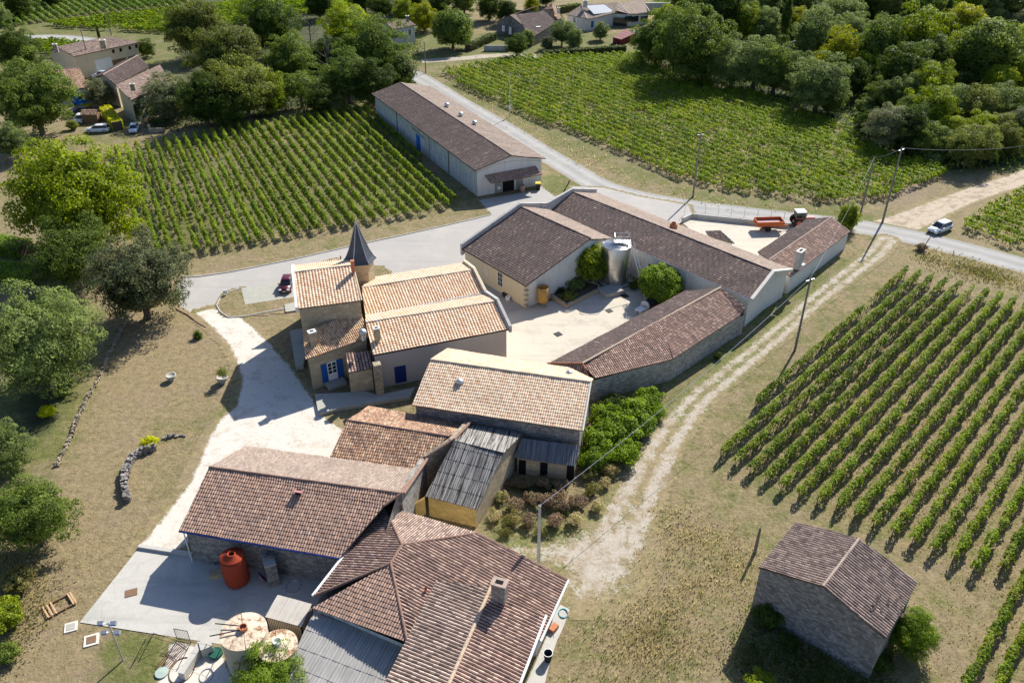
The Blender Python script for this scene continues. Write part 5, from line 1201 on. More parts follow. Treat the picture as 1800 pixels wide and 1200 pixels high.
def blades(name, label, pix, n, h, kind, seed=1, clump=.0, w=.035):
    poly = W(pix); a = np.array(poly); r = np.random.default_rng(seed); x = r.uniform(a[:, 0].min(), a[:, 0].max(), n); y = r.uniform(a[:, 1].min(), a[:, 1].max(), n)
    f = np.sin(x*.55+2*np.sin(y*.31))*np.sin(y*.6+1.7*np.sin(x*.27))+r.normal(0, .6, n); k = inpoly(x, y, poly) & (f > clump) & (r.random(n) < np.clip(segdist(x, y, poly)/6+.06, 0, 1)); x, y = x[k], y[k]; m = len(x); x = x+r.normal(0, 1.1, m); y = y+r.normal(0, 1.1, m)
    an = r.uniform(0, 6.28, m); ln = r.uniform(.2, .9, m); hh = h*r.uniform(.4, 1.2, m); ww = w*r.uniform(.7, 1.6, m)
    b0 = np.column_stack([x-np.sin(an)*ww, y+np.cos(an)*ww, np.zeros(m)]); b1 = np.column_stack([x+np.sin(an)*ww, y-np.cos(an)*ww, np.zeros(m)])
    t = np.column_stack([x+np.cos(an)*ln*hh, y+np.sin(an)*ln*hh, hh]); t2 = t+np.column_stack([np.sin(an)*ww*.4, -np.cos(an)*ww*.4, 0*x])
    V = np.stack([b0, b1, t2, t], 1).reshape(-1, 3); return tag(leafobj(name, V, LEAF[kind]), label, None, None, 'stuff')
blades('tall_grass', 'tall dry grass in the meadow between the track and the lone barn', [(1150, 880), (1320, 930), (1330, 1000), (1310, 1090), (1250, 1220), (1000, 1260), (990, 1110), (1060, 1080), (1120, 1000)], 60000, .34, 'straw', 7, .05)
blades('tall_grass', 'rough grass strip between the stone walls and the gravel track', [(1050, 690), (1180, 690), (1320, 585), (1500, 430), (1525, 436), (1440, 495), (1290, 610), (1180, 715), (1120, 790), (1060, 900), (980, 960), (860, 950), (870, 900), (1050, 840)], 60000, .4, 'weed', 8, -.2)
blades('tall_grass', 'long verge grass between the lane and the dense vineyard', [(765, 135), (880, 205), (960, 255), (1100, 330), (1240, 360), (1440, 378), (1440, 366), (1235, 345), (1120, 305), (960, 225), (775, 128)], 60000, .55, 'straw', 9, -.1, .07)
blades('tall_grass', 'weedy grass along the right roadside', [(1600, 428), (1820, 490), (1820, 525), (1620, 470)], 30000, .4, 'weed', 10, .0, .06)
blades('tall_grass', 'dry grass on the bank in the lower left', [(150, 860), (215, 900), (190, 1000), (120, 1090), (60, 1210), (0, 1210), (60, 1100), (110, 1000)], 9000, .2, 'straw', 12, .1)
blades('tall_grass', 'thin grass among the right-hand vine rows', [(1240, 800), (1590, 486), (1800, 540), (1830, 1200), (1640, 1220), (1600, 970)], 110000, .16, 'weed', 13, .0, .04)
# ================================================================== FAR HOUSES
def hip_house(label, A, B_, C_, D_, r1, r2, m, wall, name='house', cat='house', d=.3):
    e = empty(name, label, cat, ctr([A, B_, C_, D_])); roof(e, [[A, B_, r2, r1], [B_, C_, r2], [C_, D_, r1, r2], [D_, A, r1]], M[m], cw=.3, rl=.5)
    wl, q = walls(e, [A, B_, C_, D_], M[wall], d); cap(e, [r1, r2], M['ridge'], .12); return e, q
def lowhouse(name, label, a, b, z, s, w1, w2, m, wall, ze=None, cat='house', cm='ridge'):
    "a,b near-eave photo points at height z; w1,w2 ridge points on the slope s; far side mirrored"
    A, B_ = P(*a, z), P(*b, z); pl = slope(A, B_, s); R1, R2 = X(*w1, pl), X(*w2, pl)
    u = (B_-A)[:2]/np.linalg.norm((B_-A)[:2]); n = np.array([-u[1], u[0]]); h = n@(R1-A)[:2]
    D_ = np.array([*(R1[:2]+n*h), z]); C_ = np.array([*(R2[:2]+n*h), z])
    e, q = gable(label, cat, name, A, B_, C_, D_, R1, R2, m, wall, cm); return e, q, (A, B_, C_, D_, R1, R2)
# long two-storey farmhouse, top left
e, q, pts = lowhouse('farmhouse', 'long two-storey stone farmhouse with big pale barn doors and brown shutters', (130, 99.5), (246, 74.5), 5.6, .34, (100, 83), (192, 64.5), 'tile_grey', 'cream')
for px, py in ((199, 90.5), (212, 88), (228, 84.5), (239.5, 81.5)): window(e, q[0], q[1], px, py, .6, .8, nx=1, ny=1, gl='dark', frame='brown_wood', sill=False)
for px, py in ((203, 106.5), (215, 104), (231, 99.5)): onwall(e, 'shutter', q[0], q[1], px, py, 1.9, 2.2, M['brown_wood'], .04, None, .5)
onwall(e, 'barn_door', q[0], q[1], 183, 114, 4.4, 3.6, M['white_paint'], .05, 'pale grey double barn door', 0)
chimney(e, 179.5, 71, 9.2, 1.3, .9, 1.9, .2, 'stone'); chimney(e, 96, 78, 9.2, .9, .8, 1.9, .2, 'stone_grey')
# double-roofed house
e, q, pts = lowhouse('ivy_house', 'ivy covered house whose pale patched roof meets a darker one', (203, 149.5), (262, 118), 5.2, .32, (181, 131.5), (243, 97), 'tile_dark', 'cream')
A, B_ = P(230, 176.5, 5.0), P(300, 143, 5.0); pl = slope(A, B_, .3); r1, r2 = X(203.5, 150, pl), X(281, 114, pl)
e2 = empty('ivy_house', 'sunlit pale patched tile roof and shuttered front of the ivy house', 'house', ctr([A, B_]))
roof(e2, [[A, B_, r2, r1]], M['tile_grey'], cw=.3); wl, q = walls(e2, [A, B_, r2, r1], M['cream'], .3); chimney(e2, 232, 148, 7.8, .9, .7, 1.3, .3, 'stone')
window(e2, q[0], q[1], 251, 178, 1, 1.6, shut='white_paint'); onwall(e2, 'door', q[0], q[1], 255, 203, 1.2, 2.3, M['white_paint'], .04, None, 0)
r = np.random.default_rng(5); u_ = r.uniform(0, 1, 2600); zz = r.uniform(0, 4.6, 2600)*np.clip(1.15-np.abs(u_-.28)*1.1, .3, 1); dv = (q[1]-q[0])[:2]; nv = np.array([dv[1], -dv[0]])/np.linalg.norm(dv)
o = leafobj('ivy', leaves(np.column_stack([q[0][0]+dv[0]*u_+nv[0]*.12, q[0][1]+dv[1]*u_+nv[1]*.12, zz]), np.tile([nv[0], nv[1], .3], (2600, 1)), .3, r), LEAF['dark'], e2)
# low house with blue porch
e, q, pts = lowhouse('porch_house', 'low house with sunlit tiles and a blue porch at the left', (101, 160.5), (156, 154), 3.2, .3, (84, 122.5), (140, 119.5), 'tile_mottled', 'cream')
chimney(e, 112, 137, 5.6, .6, .6, 1.3, .1, 'stone')
onwall(e, 'porch', q[0], q[1], 139, 170, 3.2, 2.4, M['blue_bright'], .5, None, .1, .9); onwall(e, 'window', q[0], q[1], 144, 166, 1.5, 1.1, M['glass'], 1.0)
p = P(143, 181); t_ = empty('tarpaulin', 'crumpled bright blue tarpaulin beside the blue porch', 'tarpaulin', p); MB().lathe((p[0], p[1], 0), [(1.3, 0), (1.1, .5), (.6, .8), (.02, .9)], 7).build('cover', M['blue_bright'], t_)
# grey house, top centre
e, q, pts = lowhouse('grey_house', 'tall narrow house with blue-grey front half hidden by trees', (690, 52), (731, 44), 5.2, .32, (678, 39.5), (716, 34), 'tile_grey', 'white_dirty')
window(e, q[0], q[1], 706, 60, .9, 1.4, shut='white_paint'); window(e, q[0], q[1], 720, 57, .9, 1.4, shut='white_paint'); chimney(e, 716, 28.5, 8.6, .8, .8, 1.6, .1, 'stone_grey')
# low grey-walled farmhouse
A, B_ = P(925, 68, 3.0), P(872, 39, 3.6); C_ = P(975, 38, 3.6); R1, R2 = P(896, 27, 5.4), P(952, 20, 5.4); A2 = P(918, 47, 3.2)
e = empty('low_farmhouse', 'low grey stone farmhouse with wide dark brown roof and two skylights', 'house', ctr([A, B_, C_]))
roof(e, [[P(934, 64, 3.0), P(975, 44, 3.2), R2, R1, P(919, 46, 3.8)]], M['tile_dark'], cw=.3, rl=.5); roof(e, [[B_, R1, P(945, 10, 3.6)]], M['tile_dark'], cw=.3, rl=.5)
wl, q = walls(e, [P(934, 64, 3.0), P(975, 44, 3.2), R2, P(900, 15, 3.4), B_, R1, P(919, 46, 3.8)], M['stone_grey'], .3)
for px, py in ((939, 26), (946, 48)): p = X(px, py, plane3(P(934, 64, 3.0), P(975, 44, 3.2), R1)); MB().box(p+[0, 0, .1], (1.3, .8, .12), .3).build('skylight', M['white_paint'], e)
window(e, P(874, 42, 3), P(918, 50, 3), 885, 50, .9, 1.5, shut=None, nx=1, ny=1, gl='white_paint'); window(e, P(874, 42, 3), P(918, 50, 3), 897, 54, .9, 1.9, nx=1, ny=1, gl='white_paint')
A, B_, C_, D_ = P(975, 36, 3.6), P(993, 34, 3.6), P(970, 10, 3.6), P(952, 15, 3.6)
e, q = hip_house('small reddish roofed house behind the low farmhouse', A, B_, C_, D_, mid(A, D_, .3)+[1, 0, 1.6], mid(B_, C_, .8)+[-1, 0, 1.6], 'tile_mottled', 'white'); chimney(e, 982, 14, 6.6, .8, .8, 1.6, 0, 'white')
# villa with solar panels
A, B_, C_, D_ = P(995, 26, 3.6), P(1032, 33, 3.6), P(1056, 29, 3.6), P(1022, 8, 3.6)
r1, r2 = P(1021, 10, 5.6), P(1060, 6, 5.6)
e = empty('villa', 'pale villa with hipped tile roof carrying blue-grey solar panels', 'villa', ctr([A, B_, C_, D_]))
F0, F1, F2, F3 = P(1082, 24, 3.6), P(1106, 25, 3.6), P(1142, 20.5, 3.6), P(1130, 2, 3.6)
r3 = P(1085, 3, 5.8)
roof(e, [[A, B_, r1]], M['tile_pale'], cw=.3, rl=.5); roof(e, [[B_, C_, F0, r3, r1]], M['tile_pale'], cw=.3, rl=.5); roof(e, [[F0, F1, F2, F3, r3]], M['tile_pale'], cw=.3, rl=.5)
wl, q = walls(e, [A, B_, C_, F0, F1, F2, F3, r3+[0, 0, -2], D_], M['white'], .3)
for ln in ([r1, B_], [r3, F1], [F2, F3]): cap(e, ln, M['coping'], .14, 'hip_cap')
pl = plane3(B_, F0, r3); b = MB(); b.poly([X(x, y, pl)+np.array([0, 0, .12]) for x, y in ((1030, 11), (1044, 26), (1080, 22), (1062, 9))])
o = b.build('solar_panel', plain('solar_glass', (.14, .20, .28), .6), e)
for px in (1104, 1116, 1132): onwall(e, 'arched_window', q[4], q[5], px, 34, 2.6, 1.7, M['glass'], .05)
onwall(e, 'glazed_bay', q[3], q[4], 1090, 36, 4.2, 2.2, M['glass'], .3, None, .2, .6); onwall(e, 'shutter', q[1], q[2], 1041, 43, .9, 1.8, M['blue'], .05)
window(e, q[0], q[1], 1010, 36, .9, 1.4, shut='white_paint'); chimney(e, 1029, 2, 7.4, 1.2, .8, 1.8, 0, 'white_dirty')
p = P(1184, 8, 2.5); tag(MB().box((p[0], p[1], 1.5), (22, .6, 3), .02).build('wall', M['white_dirty']), 'pale garden wall with green screen at the top edge', 'wall')
tag(MB().box((p[0]+6, p[1]-.6, 2.2), (18, .1, 1.4), .02).build('screen', plain('green_netting', (.02, .22, .17), .7)), 'teal green windbreak netting on the far garden wall', 'netting')
e = empty('red_shed', 'dark red low shed with sagging corrugated roof in the villa garden', 'shed', P(1095, 68))
a_ = [P(1077, 66, 1.6), P(1092, 70, 1.6), P(1118, 58, 2.0), P(1098, 52, 2.0)]; rr = plain('dark_red_metal', (.17, .02, .03), .7)
roof(e, [a_], rr, 'corr', cw=.3, rl=2); walls(e, a_, rr, .1)
p = P(1124, 61, 0); t_ = empty('pool_cover', 'small pale blue inflatable pool cover beside the red shed', 'pool', p); MB().lathe((p[0], p[1], 0), [(2.2, 0), (2.3, .5), (1.6, .9), (.02, 1.1)], 14).build('cover', plain('pale_blue_cover', (.45, .62, .72), .4), t_, None, True)
tag(MB().box(P(874, 90, 0)+[0, 0, .75], (7.2, .3, 1.5), -.02).build('low_wall', M['parapet']), 'short grey concrete wall beside the gravel lane', 'wall')
p = P(164, 214); e = empty('garden_shed', 'little brown wooden garden shed behind the white estate car', 'shed', p)
MB().box((p[0], p[1], 1.0), (3.0, 2.4, 2.0), .1).build('wall', M['brown_wood'], e)
a_ = [np.array([p[0]+x, p[1]+y, z]) for x, y, z in ((-1.7, -1.4, 1.9), (1.7, -1.2, 1.9), (1.6, 0, 2.7), (-1.8, -.1, 2.7), (1.6, 1.4, 1.9), (-1.8, 1.3, 1.9))]
roof(e, [[a_[0], a_[1], a_[2], a_[3]], [a_[4], a_[5], a_[3], a_[2]]], M['tile_pink'], cw=.3, amp=.02, thick=.06)
e = empty('ruin', 'ruined stone walls among the trees of the wood', 'ruin', P(1402, 100))
MB().box(P(1402, 100)+[0, 0, 2.2], (7, .5, 4.4), .6).box(P(1412, 104)+[0, 0, 1.6], (.5, 5, 3.2), .6).build('wall', M['stone_grey'], e)
# ================================================================== STREET AND YARD THINGS
def pole(name, label, px, py, h, r=.13, arm=None, m='concrete_pole', group=None, sq=False):
    p = P(px, py); e = empty(name, label, 'pole', p, 0, group); b = MB()
    if sq: b.prism([(p[0]+x*r, p[1]+y*r, -.2) for x, y in ((-1, -1), (1, -1), (1, 1), (-1, 1))], [(p[0]+x*r*.6, p[1]+y*r*.6, h) for x, y in ((-1, -1), (1, -1), (1, 1), (-1, 1))])
    else: b.tube([(p[0], p[1], -.2), (p[0], p[1], h)], [r, r*.65], 8)
    b.build('shaft', M[m], e); b = MB()
    if arm is not None: b.box((p[0], p[1], h-.35), (1.3, .09, .09), arm); b.build('cross_arm', M['zinc'], e); b = MB()
    b.tube([(p[0], p[1], h), (p[0]+.05, p[1], h+.18)], .04, 6).build('insulator', M['concrete_pole'], e)
    return np.array([p[0], p[1], h])
PT = {}
PT['a'] = pole('electricity_pole', 'square grey concrete pole at the corner of the gravel track', 946.5, 989, 7.1, .17, None, 'parapet', sq=True)
PT['b'] = pole('electricity_pole', 'tall wooden pole with cross-arm beside the right-hand vineyard', 1397, 616, 10.4, .17, .5)
PT['c'] = pole('electricity_pole', 'tall wooden pole by the lane above the long winery', 1218, 346, 11.4, .17, .3)
PT['d'] = pole('electricity_pole', 'left of the two close poles at the road corner', 1512, 378, 10.0, .17, None)
PT['e'] = pole('electricity_pole', 'right of the two close poles at the road corner', 1551, 391, 12.6, .19, .6)
PT['f'] = pole('electricity_pole', 'slim grey pole between the hangar and the dense vineyard', 896, 206, 9.6, .12, None, 'parapet')
PT['g'] = pole('electricity_pole', 'short wooden pole at the far end of the hangar', 748.5, 129, 7.5, .15, None)
PT['h'] = pole('wooden_post', 'short dark wooden post with frayed top beside the lone barn', 1327, 970, 3.1, .17, None)
PT['i'] = pole('electricity_pole', 'pole in front of the long farmhouse barn doors', 163, 132, 11, .16, None)
PT['j'] = pole('electricity_pole', 'pole at the edge of the far vineyard road', 196, 62, 9, .18, None)
def wire(label, a, b, sag, r=.014):
    e = MB(); n = 14; e.tube([a+(b-a)*t/n+np.array([0, 0, -4*sag*(t/n)*(1-t/n)]) for t in range(n+1)], r, 4); tag(e.build('wire', M['zinc']), label, 'wire')
wire('cable from the concrete pole over the thicket to the cross-arm pole', PT['a'], PT['b'], .9, .022)
wire('cable from the cross-arm pole to the left road corner pole', PT['b'], PT['d'], .8)
wire('short cable linking the two road corner poles', PT['d'], PT['e'], .4)
wire('cable leaving the right road corner pole towards the wood', PT['e'], P(1900, 240, 8), 1.2)
wire('upper cable crossing over the right-hand vine rows', PT['b'], P(1900, 520, 8), 1.2, .015)
wire('thin cable between the slim pole and the winery pole', PT['f'], PT['c'], 1.0, .012)
# flood-light mast
p = P(216.5, 1160); e = empty('floodlight_mast', 'grey mast with four blue-grey floodlights at the lower left', 'light mast', p)
MB().tube([(p[0], p[1], 0), (p[0], p[1], 4.6)], .07, 8).build('mast', M['zinc'], e)
MB().box((p[0], p[1], 4.5), (1.2, .07, .07), .1).build('cross_bar', M['zinc'], e); MB().box((p[0], p[1], 3.5), (1.2, .07, .07), .1).build('cross_bar', M['zinc'], e)
for z in (4.7, 3.6):
    for s in (-.5, .5):
        o = MB().box((p[0]+s, p[1]-.12, z), (.42, .3, .34), .1, 0, ('X', .5)).build('floodlight', M['zinc'], e)
        MB().box((p[0]+s, p[1]-.3, z-.03), (.34, .04, .26), .1, 0, ('X', .5)).build('lens', M['blue'], o)
# vehicles --------------------------------------------------------------
def car(label, px, py, rz, paint_, L_=4.2, Wd=1.75, Hh=1.48, estate=False, group=None):
    "rz: heading of the bonnet"
    p = P(px, py); e = empty('parked_car', label, 'car', (p[0], p[1], .05), rz, group)
    def loft(secs, mi=0, b=None):
        b = b or MB(); vs = []
        for x, w, z0, z1, t in secs:
            vs += [(x, -w/2, z0), (x, -w/2*1.0, (z0+z1)/2), (x, -w/2*t, z1), (x, w/2*t, z1), (x, w/2, (z0+z1)/2), (x, w/2, z0)]
        fs = [(i*6+k, i*6+(k+1) % 6, (i+1)*6+(k+1) % 6, (i+1)*6+k) for i in range(len(secs)-1) for k in range(6)]
        fs += [tuple(range(5, -1, -1)), tuple((len(secs)-1)*6+k for k in range(6))]; b.add(vs, fs, mi); return b
    h = L_/2; r_ = -h+.1 if estate else -h+.35
    loft([(-h, Wd*.86, .35, .75, .9), (-h+.12, Wd*.95, .25, .93, .9), (-h*.5, Wd, .2, .95, .93), (h*.35, Wd, .2, .92, .93), (h*.72, Wd*.97, .2, .84, .88), (h-.12, Wd*.88, .25, .68, .84), (h, Wd*.74, .35, .55, .8)]).build('body', paint_, e, None, True, True)
    loft([(r_, Wd*.82, .88, .95, .95), (r_+.28, Wd*.86, .88, Hh-.06, .78), (h*.02, Wd*.87, .88, Hh-.02, .80), (h*.2, Wd*.87, .88, Hh-.14, .80), (h*.52, Wd*.86, .88, .92, .92)]).build('windows', M['carglass'], e, local=True)
    loft([(r_+.22, Wd*.66, Hh-.09, Hh-.05, .95), (r_+.5, Wd*.72, Hh-.06, Hh+.01, .92), (h*.05, Wd*.72, Hh-.04, Hh+.01, .92), (h*.18, Wd*.68, Hh-.12, Hh-.08, .95)]).build('roof', paint_, e, None, True, True)
    b = MB()
    for s in (-1, 1):
        for x0, x1 in ((r_+.25, r_+.02), (h*.16, h*.5), (-h*.12, -h*.12)): b.tube([(x0, s*Wd*.35, Hh-.08), (x1, s*Wd*.41, .92)], .035, 5)
    b.build('pillars', paint_, e, local=True)
    for x in (-h*.62, h*.64):
        for s in (-1, 1):
            b = MB(); b.tube([(x, s*(Wd/2-.19), .31), (x, s*(Wd/2+.01), .31)], .32, 16); w_ = b.build('wheel', M['tyre'], e, local=True)
            MB().tube([(x, s*(Wd/2+.005), .31), (x, s*(Wd/2+.025), .31)], .19, 12).build('rim', M['zinc'], w_, local=True)
    for s in (-1, 1):
        MB().box((h-.14, s*Wd*.33, .66), (.26, .34, .13), 0).build('headlight', M['lamp_glass'], e, local=True)
        MB().box((-h+.06, s*Wd*.38, .78), (.12, .22, .22), 0).build('tail_light', M['red_lamp'], e, local=True)
        MB().box((h*.32, s*(Wd/2+.08), .98), (.14, .2, .12), 0).build('wing_mirror', paint_, e, local=True)
    MB().box((h-.02, 0, .42), (.06, Wd*.5, .2), 0).build('grille', M['black_metal'], e, local=True)
    MB().box((h+.02, 0, .45), (.02, .5, .11), 0).build('number_plate', M['white_paint'], e, local=True)
    return e
car('white hatchback parked on the dirt track by the small vine plot', 1651, 406, rad(212), M['car_white'], 4.5, 1.85, 1.55)
car('white estate car parked side-on on the grass at the upper left', 173, 232, rad(187), M['car_white'], 4.7, 1.8, 1.5, True)
car('pale blue hatchback parked at the end of the stone gateway', 237, 231, rad(282), M['car_silver'], 4.0, 1.7, 1.5)
car('white car parked nose-out beside the garden shed', 142, 214, rad(280), M['car_white'], 4.1, 1.75, 1.5)
car('dark blue car parked behind the white car near the porch', 144, 200, rad(190), M['car_dark'], 4.3, 1.75, 1.45)
car('pale car half hidden between the two farmhouses', 179, 136, rad(190), M['car_silver'], 4.1, 1.75, 1.5)
car('dark red car beside the tall chateau wing', 505, 506, rad(272), M['car_red'], 3.9, 1.7, 1.5)
# tractor and trailer
def wheel(b, c, r, w, ax): b.tube([np.array(c)-np.array(ax)*w/2, np.array(c)+np.array(ax)*w/2], r, 18)
TZ = rad(4); p = P(1352, 405); e = empty('farm_trailer', 'orange tipping trailer hitched in the rear yard', 'trailer', (p[0]-.2, p[1]+.2, .05), TZ)
b = MB(); b.box((0, 0, 1.05), (4.3, 2.0, .12)); b.box((0, -1.0, 1.42), (4.3, .07, .7)); b.box((0, 1.0, 1.42), (4.3, .07, .7)); b.box((-2.15, 0, 1.42), (.07, 2, .7)); b.box((2.15, 0, 1.42), (.07, 2, .7)); b.build('bed', M['orange'], e, local=True)
MB().box((0, 0, 1.22), (4.1, 1.85, .2)).build('load', plain('grape_crates', (.45, .28, .27), .9, 0, .4, 4), e, local=True)
MB().box((.2, 0, .85), (4.6, .5, .18)).tube([(2.2, 0, .8), (3.6, 0, .65)], .07, 6).build('chassis', M['orange'], e, local=True)
for s in (-1, 1): b = MB(); wheel(b, (-.3, s*.8, .5), .5, .3, (0, 1, 0)); b.build('wheel', M['tyre'], e, local=True)
p = P(1400, 398); e = empty('tractor', 'red tractor with white cab roof in front of the orange trailer', 'tractor', (p[0]+.3, p[1]+.3, .05), TZ)
b = MB(); b.box((1.5, 0, 1.15), (1.9, .75, .7)); b.box((2.4, 0, 1.05), (.25, .7, .6)); b.box((.2, 0, .8), (2.2, .6, .5)); b.build('bonnet', M['red_tractor'], e, local=True)
MB().box((0, 0, 1.85), (1.4, 1.3, 1.2)).build('cab', plain('green_tinted_glass', (.02, .05, .04), .1), e, local=True)
MB().box((0, 0, 2.52), (1.6, 1.5, .16)).build('cab_roof', M['white_paint'], e, local=True)
b = MB()
for x in (-.7, .7):
    for s in (-1, 1): b.tube([(x, s*.66, 1.2), (x, s*.66, 2.5)], .05, 5)
b.build('cab_frame', M['black_metal'], e, local=True)
for s in (-1, 1):
    for x, r_, w_ in ((-.35, .8, .42), (2.0, .5, .3)):
        b = MB(); wheel(b, (x, s*.85, r_), r_, w_, (0, 1, 0)); k = b.build('wheel', M['tyre'], e, local=True); b = MB(); wheel(b, (x, s*.87, r_), r_*.5, w_+.02, (0, 1, 0)); b.build('rim', M['red_tractor'], k, local=True)
    MB().box((-.35, s*.85, 1.68), (1.1, .45, .08)).build('mudguard', M['red_tractor'], e, local=True)
MB().tube([(1.3, .3, 1.4), (1.3, .3, 2.3)], .05, 6).build('exhaust', M['black_metal'], e, local=True)
# steel tank --------------------------------------------------------------
p = P(1081.5, 506); e = empty('wine_tank', 'tall stainless steel wine tank with gantry in the courtyard', 'tank', p); c = (p[0], p[1]+1.6, 0); R_ = 2.0; H_ = 6.0
MB().lathe(c, [(R_, .5), (R_, H_), (R_*.98, H_+.06)], 40).build('shell', M['steel'], e, None, True)
MB().lathe(c, [(R_, H_), (.4, H_+.42), (.35, H_+.5), (.02, H_+.5)], 40).build('dome', M['steel'], e, None, True)
MB().lathe(c, [(R_+.03, H_*.5), (R_+.03, H_*.5+.06)], 40).lathe(c, [(R_+.05, H_-.05), (R_+.05, H_+.05)], 40).lathe(c, [(R_+.04, .5), (R_+.04, .62)], 40).build('band', M['zinc'], e)
MB().lathe(c, [(.02, .5), (2.3, .5), (2.3, 0)], 30).build('plinth', M['terrace'], e)
b = MB(); gx, gy, gz = c[0]+.9, c[1]-.2, H_+.55; gc = np.array([gx, gy, gz])
for dx in (-1.3, -.2, .9): b.tube([gc+[dx, .5, 0], gc+[dx, .5, 1.1]], .035, 5); b.tube([gc+[dx, -.5, 0], gc+[dx, -.5, .9]], .035, 5)
for z_ in (.5, 1.1): b.tube([gc+[-1.3, .5, z_], gc+[.9, .5, z_]], .035, 5)
b.tube([gc+[-1.3, -.5, .9], gc+[.9, -.5, .9]], .035, 5); b.tube([gc+[-1.3, .5, 1.1], gc+[-1.3, -.5, .9]], .035, 5); b.build('railing', M['zinc'], e)
b = MB(); b.box(gc+[-.2, 0, 0], (2.4, .9, .06));
for i in range(7): b.box(gc+[-1.3+i*.37, 0, .05], (.08, 1.1, .05))
b.build('walkway', M['zinc'], e)
l0, l1 = gc+[1.1, -.3, .1], P(1137, 527, 0); b = MB(); sd_ = np.array([.2, .1, 0])
b.tube([l0-sd_, l1-sd_], .04, 5); b.tube([l0+sd_, l1+sd_], .04, 5)
for i in range(1, 19): q_ = l0+(l1-l0)*i/19; b.tube([q_-sd_, q_+sd_], .025, 4)
b.build('ladder', M['zinc'], e)
# copper barrel on legs
p = P(954, 537); e = empty('copper_vat', 'open copper coloured vat on legs by the white gable wall', 'vat', p); b = MB()
b.lathe((p[0], p[1], 0), [(.3, .5), (.75, .75), (.78, 2.9), (.74, 2.9), (.72, .8), (.02, .7)], 24); b.build('vessel', M['copper'], e, None, True)
for a_ in (.6, 2.2, 3.8, 5.3): MB().tube([(p[0]+.6*math.cos(a_), p[1]+.6*math.sin(a_), 0), (p[0]+.55*math.cos(a_), p[1]+.55*math.sin(a_), .8)], .04, 5).build('leg', M['brown_wood'], e)
# planter
e = empty('stone_planter', 'raised stone planter bed at the foot of the steel tank', 'planter', P(1000, 525)); b = MB()
pl_ = [P(968, 523, 0), P(996, 541, 0), P(1052, 514, 0), P(1052, 505, 0), P(1010, 497, 0), P(985, 500, 0)]
for a_, c_ in zip(pl_, pl_[1:]+pl_[:1]): d_ = (c_-a_); b.box((a_+c_)/2+[0, 0, .3], (np.linalg.norm(d_)+.3, .32, .6), math.atan2(d_[1], d_[0]))
b.build('rim', M['stone_cut'], e); b = MB(); b.poly([q_+[0, 0, .5] for q_ in pl_]); b.build('soil', M['soil'], e)
p = P(1060, 519); tag(MB().box((p[0]+1.2, p[1]+.6, .35), (3.2, 2.2, .7), .45).build('tank_block', M['terrace']), 'grey concrete block step below the steel tank', 'block')
# filter drum
p = P(1122, 553); e = empty('filter_drum', 'black horizontal filter drum with white end frame in the courtyard', 'filter', p)
d_ = P(1165, 530)-p; u_ = d_/np.linalg.norm(d_); MB().tube([p+u_*1.4+[0, 0, .9], p+u_*5+[0, 0, .9]], .62, 20).build('drum', M['black_metal'], e)
MB().tube([p+u_*1.2+[0, 0, .9], p+u_*1.4+[0, 0, .9]], .7, 20).build('end_plate', M['zinc'], e); MB().box(p+u_*.4+[0, 0, .75], (1.3, 1.0, .08), math.atan2(u_[1], u_[0])).build('tray', M['white_paint'], e)
for s in (-.4, .4):
    for k in (-.2, .9): MB().tube([p+u_*k+[s*-u_[1], s*u_[0], 0], p+u_*k+[s*-u_[1], s*u_[0], .75]], .04, 5).build('leg', M['white_paint'], e)
# drains, pots
def tagbox(name, label, cat, px, py, d, rz, m, z=0, group=None): return tag(MB().box(P(px, py, 0)+[0, 0, d[2]/2+z], d, rz).build(name, m), label, cat, group)
tagbox('drain_grate', 'black drain grate in the sunlit middle of the courtyard', 'grate', 981, 588, (.9, .9, .05), .6, M['black_metal'], .05)
tagbox('drain_grate', 'small drain grate in the lit triangle near the tank shadow', 'grate', 1071, 547, (.8, .8, .05), .6, M['black_metal'], .05)
tagbox('drain_grate', 'drain grate beside the steel tank plinth', 'grate', 1098, 521, (1.0, .9, .05), .6, M['black_metal'], .05)
tagbox('drain_grate', 'rusty drain grate on the lower concrete yard', 'grate', 231, 1042, (1.0, .8, .05), .35, M['brown_wood'], .05)
for i, (px, py, lb) in enumerate(((893, 527, 'white pot by the cream winery door, the nearer one'), (887, 521, 'dark pot by the cream winery door, the further one'))):
    p = P(px, py); e = empty('plant_pot', lb, 'pot', p); MB().lathe(p, [(.28, 0), (.38, .55), (.33, .55), (.3, .45), (.02, .45)], 14).build('pot', M['white_paint'] if i == 0 else M['black_metal'], e, None, True)
# urns on the lawn
def urn(label, px, py, s=1.0, plant=None):
    p = P(px, py); e = empty('stone_urn', label, 'urn', p); MB().lathe(p, [(.35*s, 0), (.3*s, .1), (.55*s, .45), (.62*s, .75*s), (.5*s, .75*s), (.45*s, .65*s), (.02, .62*s)], 16).build('bowl', M['terrace'], e, None, True); return p
urn('empty round stone planter standing on the lawn', 302, 668, 1.0); urn('stone planter with a leafy plant beside the gravel drive', 392, 672, 1.1)
tree('potted_plant', 'leafy plant growing in the stone planter by the drive', 'plant', 390, 655, 11, 'olive', 'airy0', zc=1.6, trunk=False)
p = P(397, 519); tag(MB().box(p+[0, 0, .55], (.6, .12, .5), .2).tube([p, p+[0, 0, .5]], .05, 5).build('small_sign', M['white_paint']), 'little white sign on the grass island', 'sign')
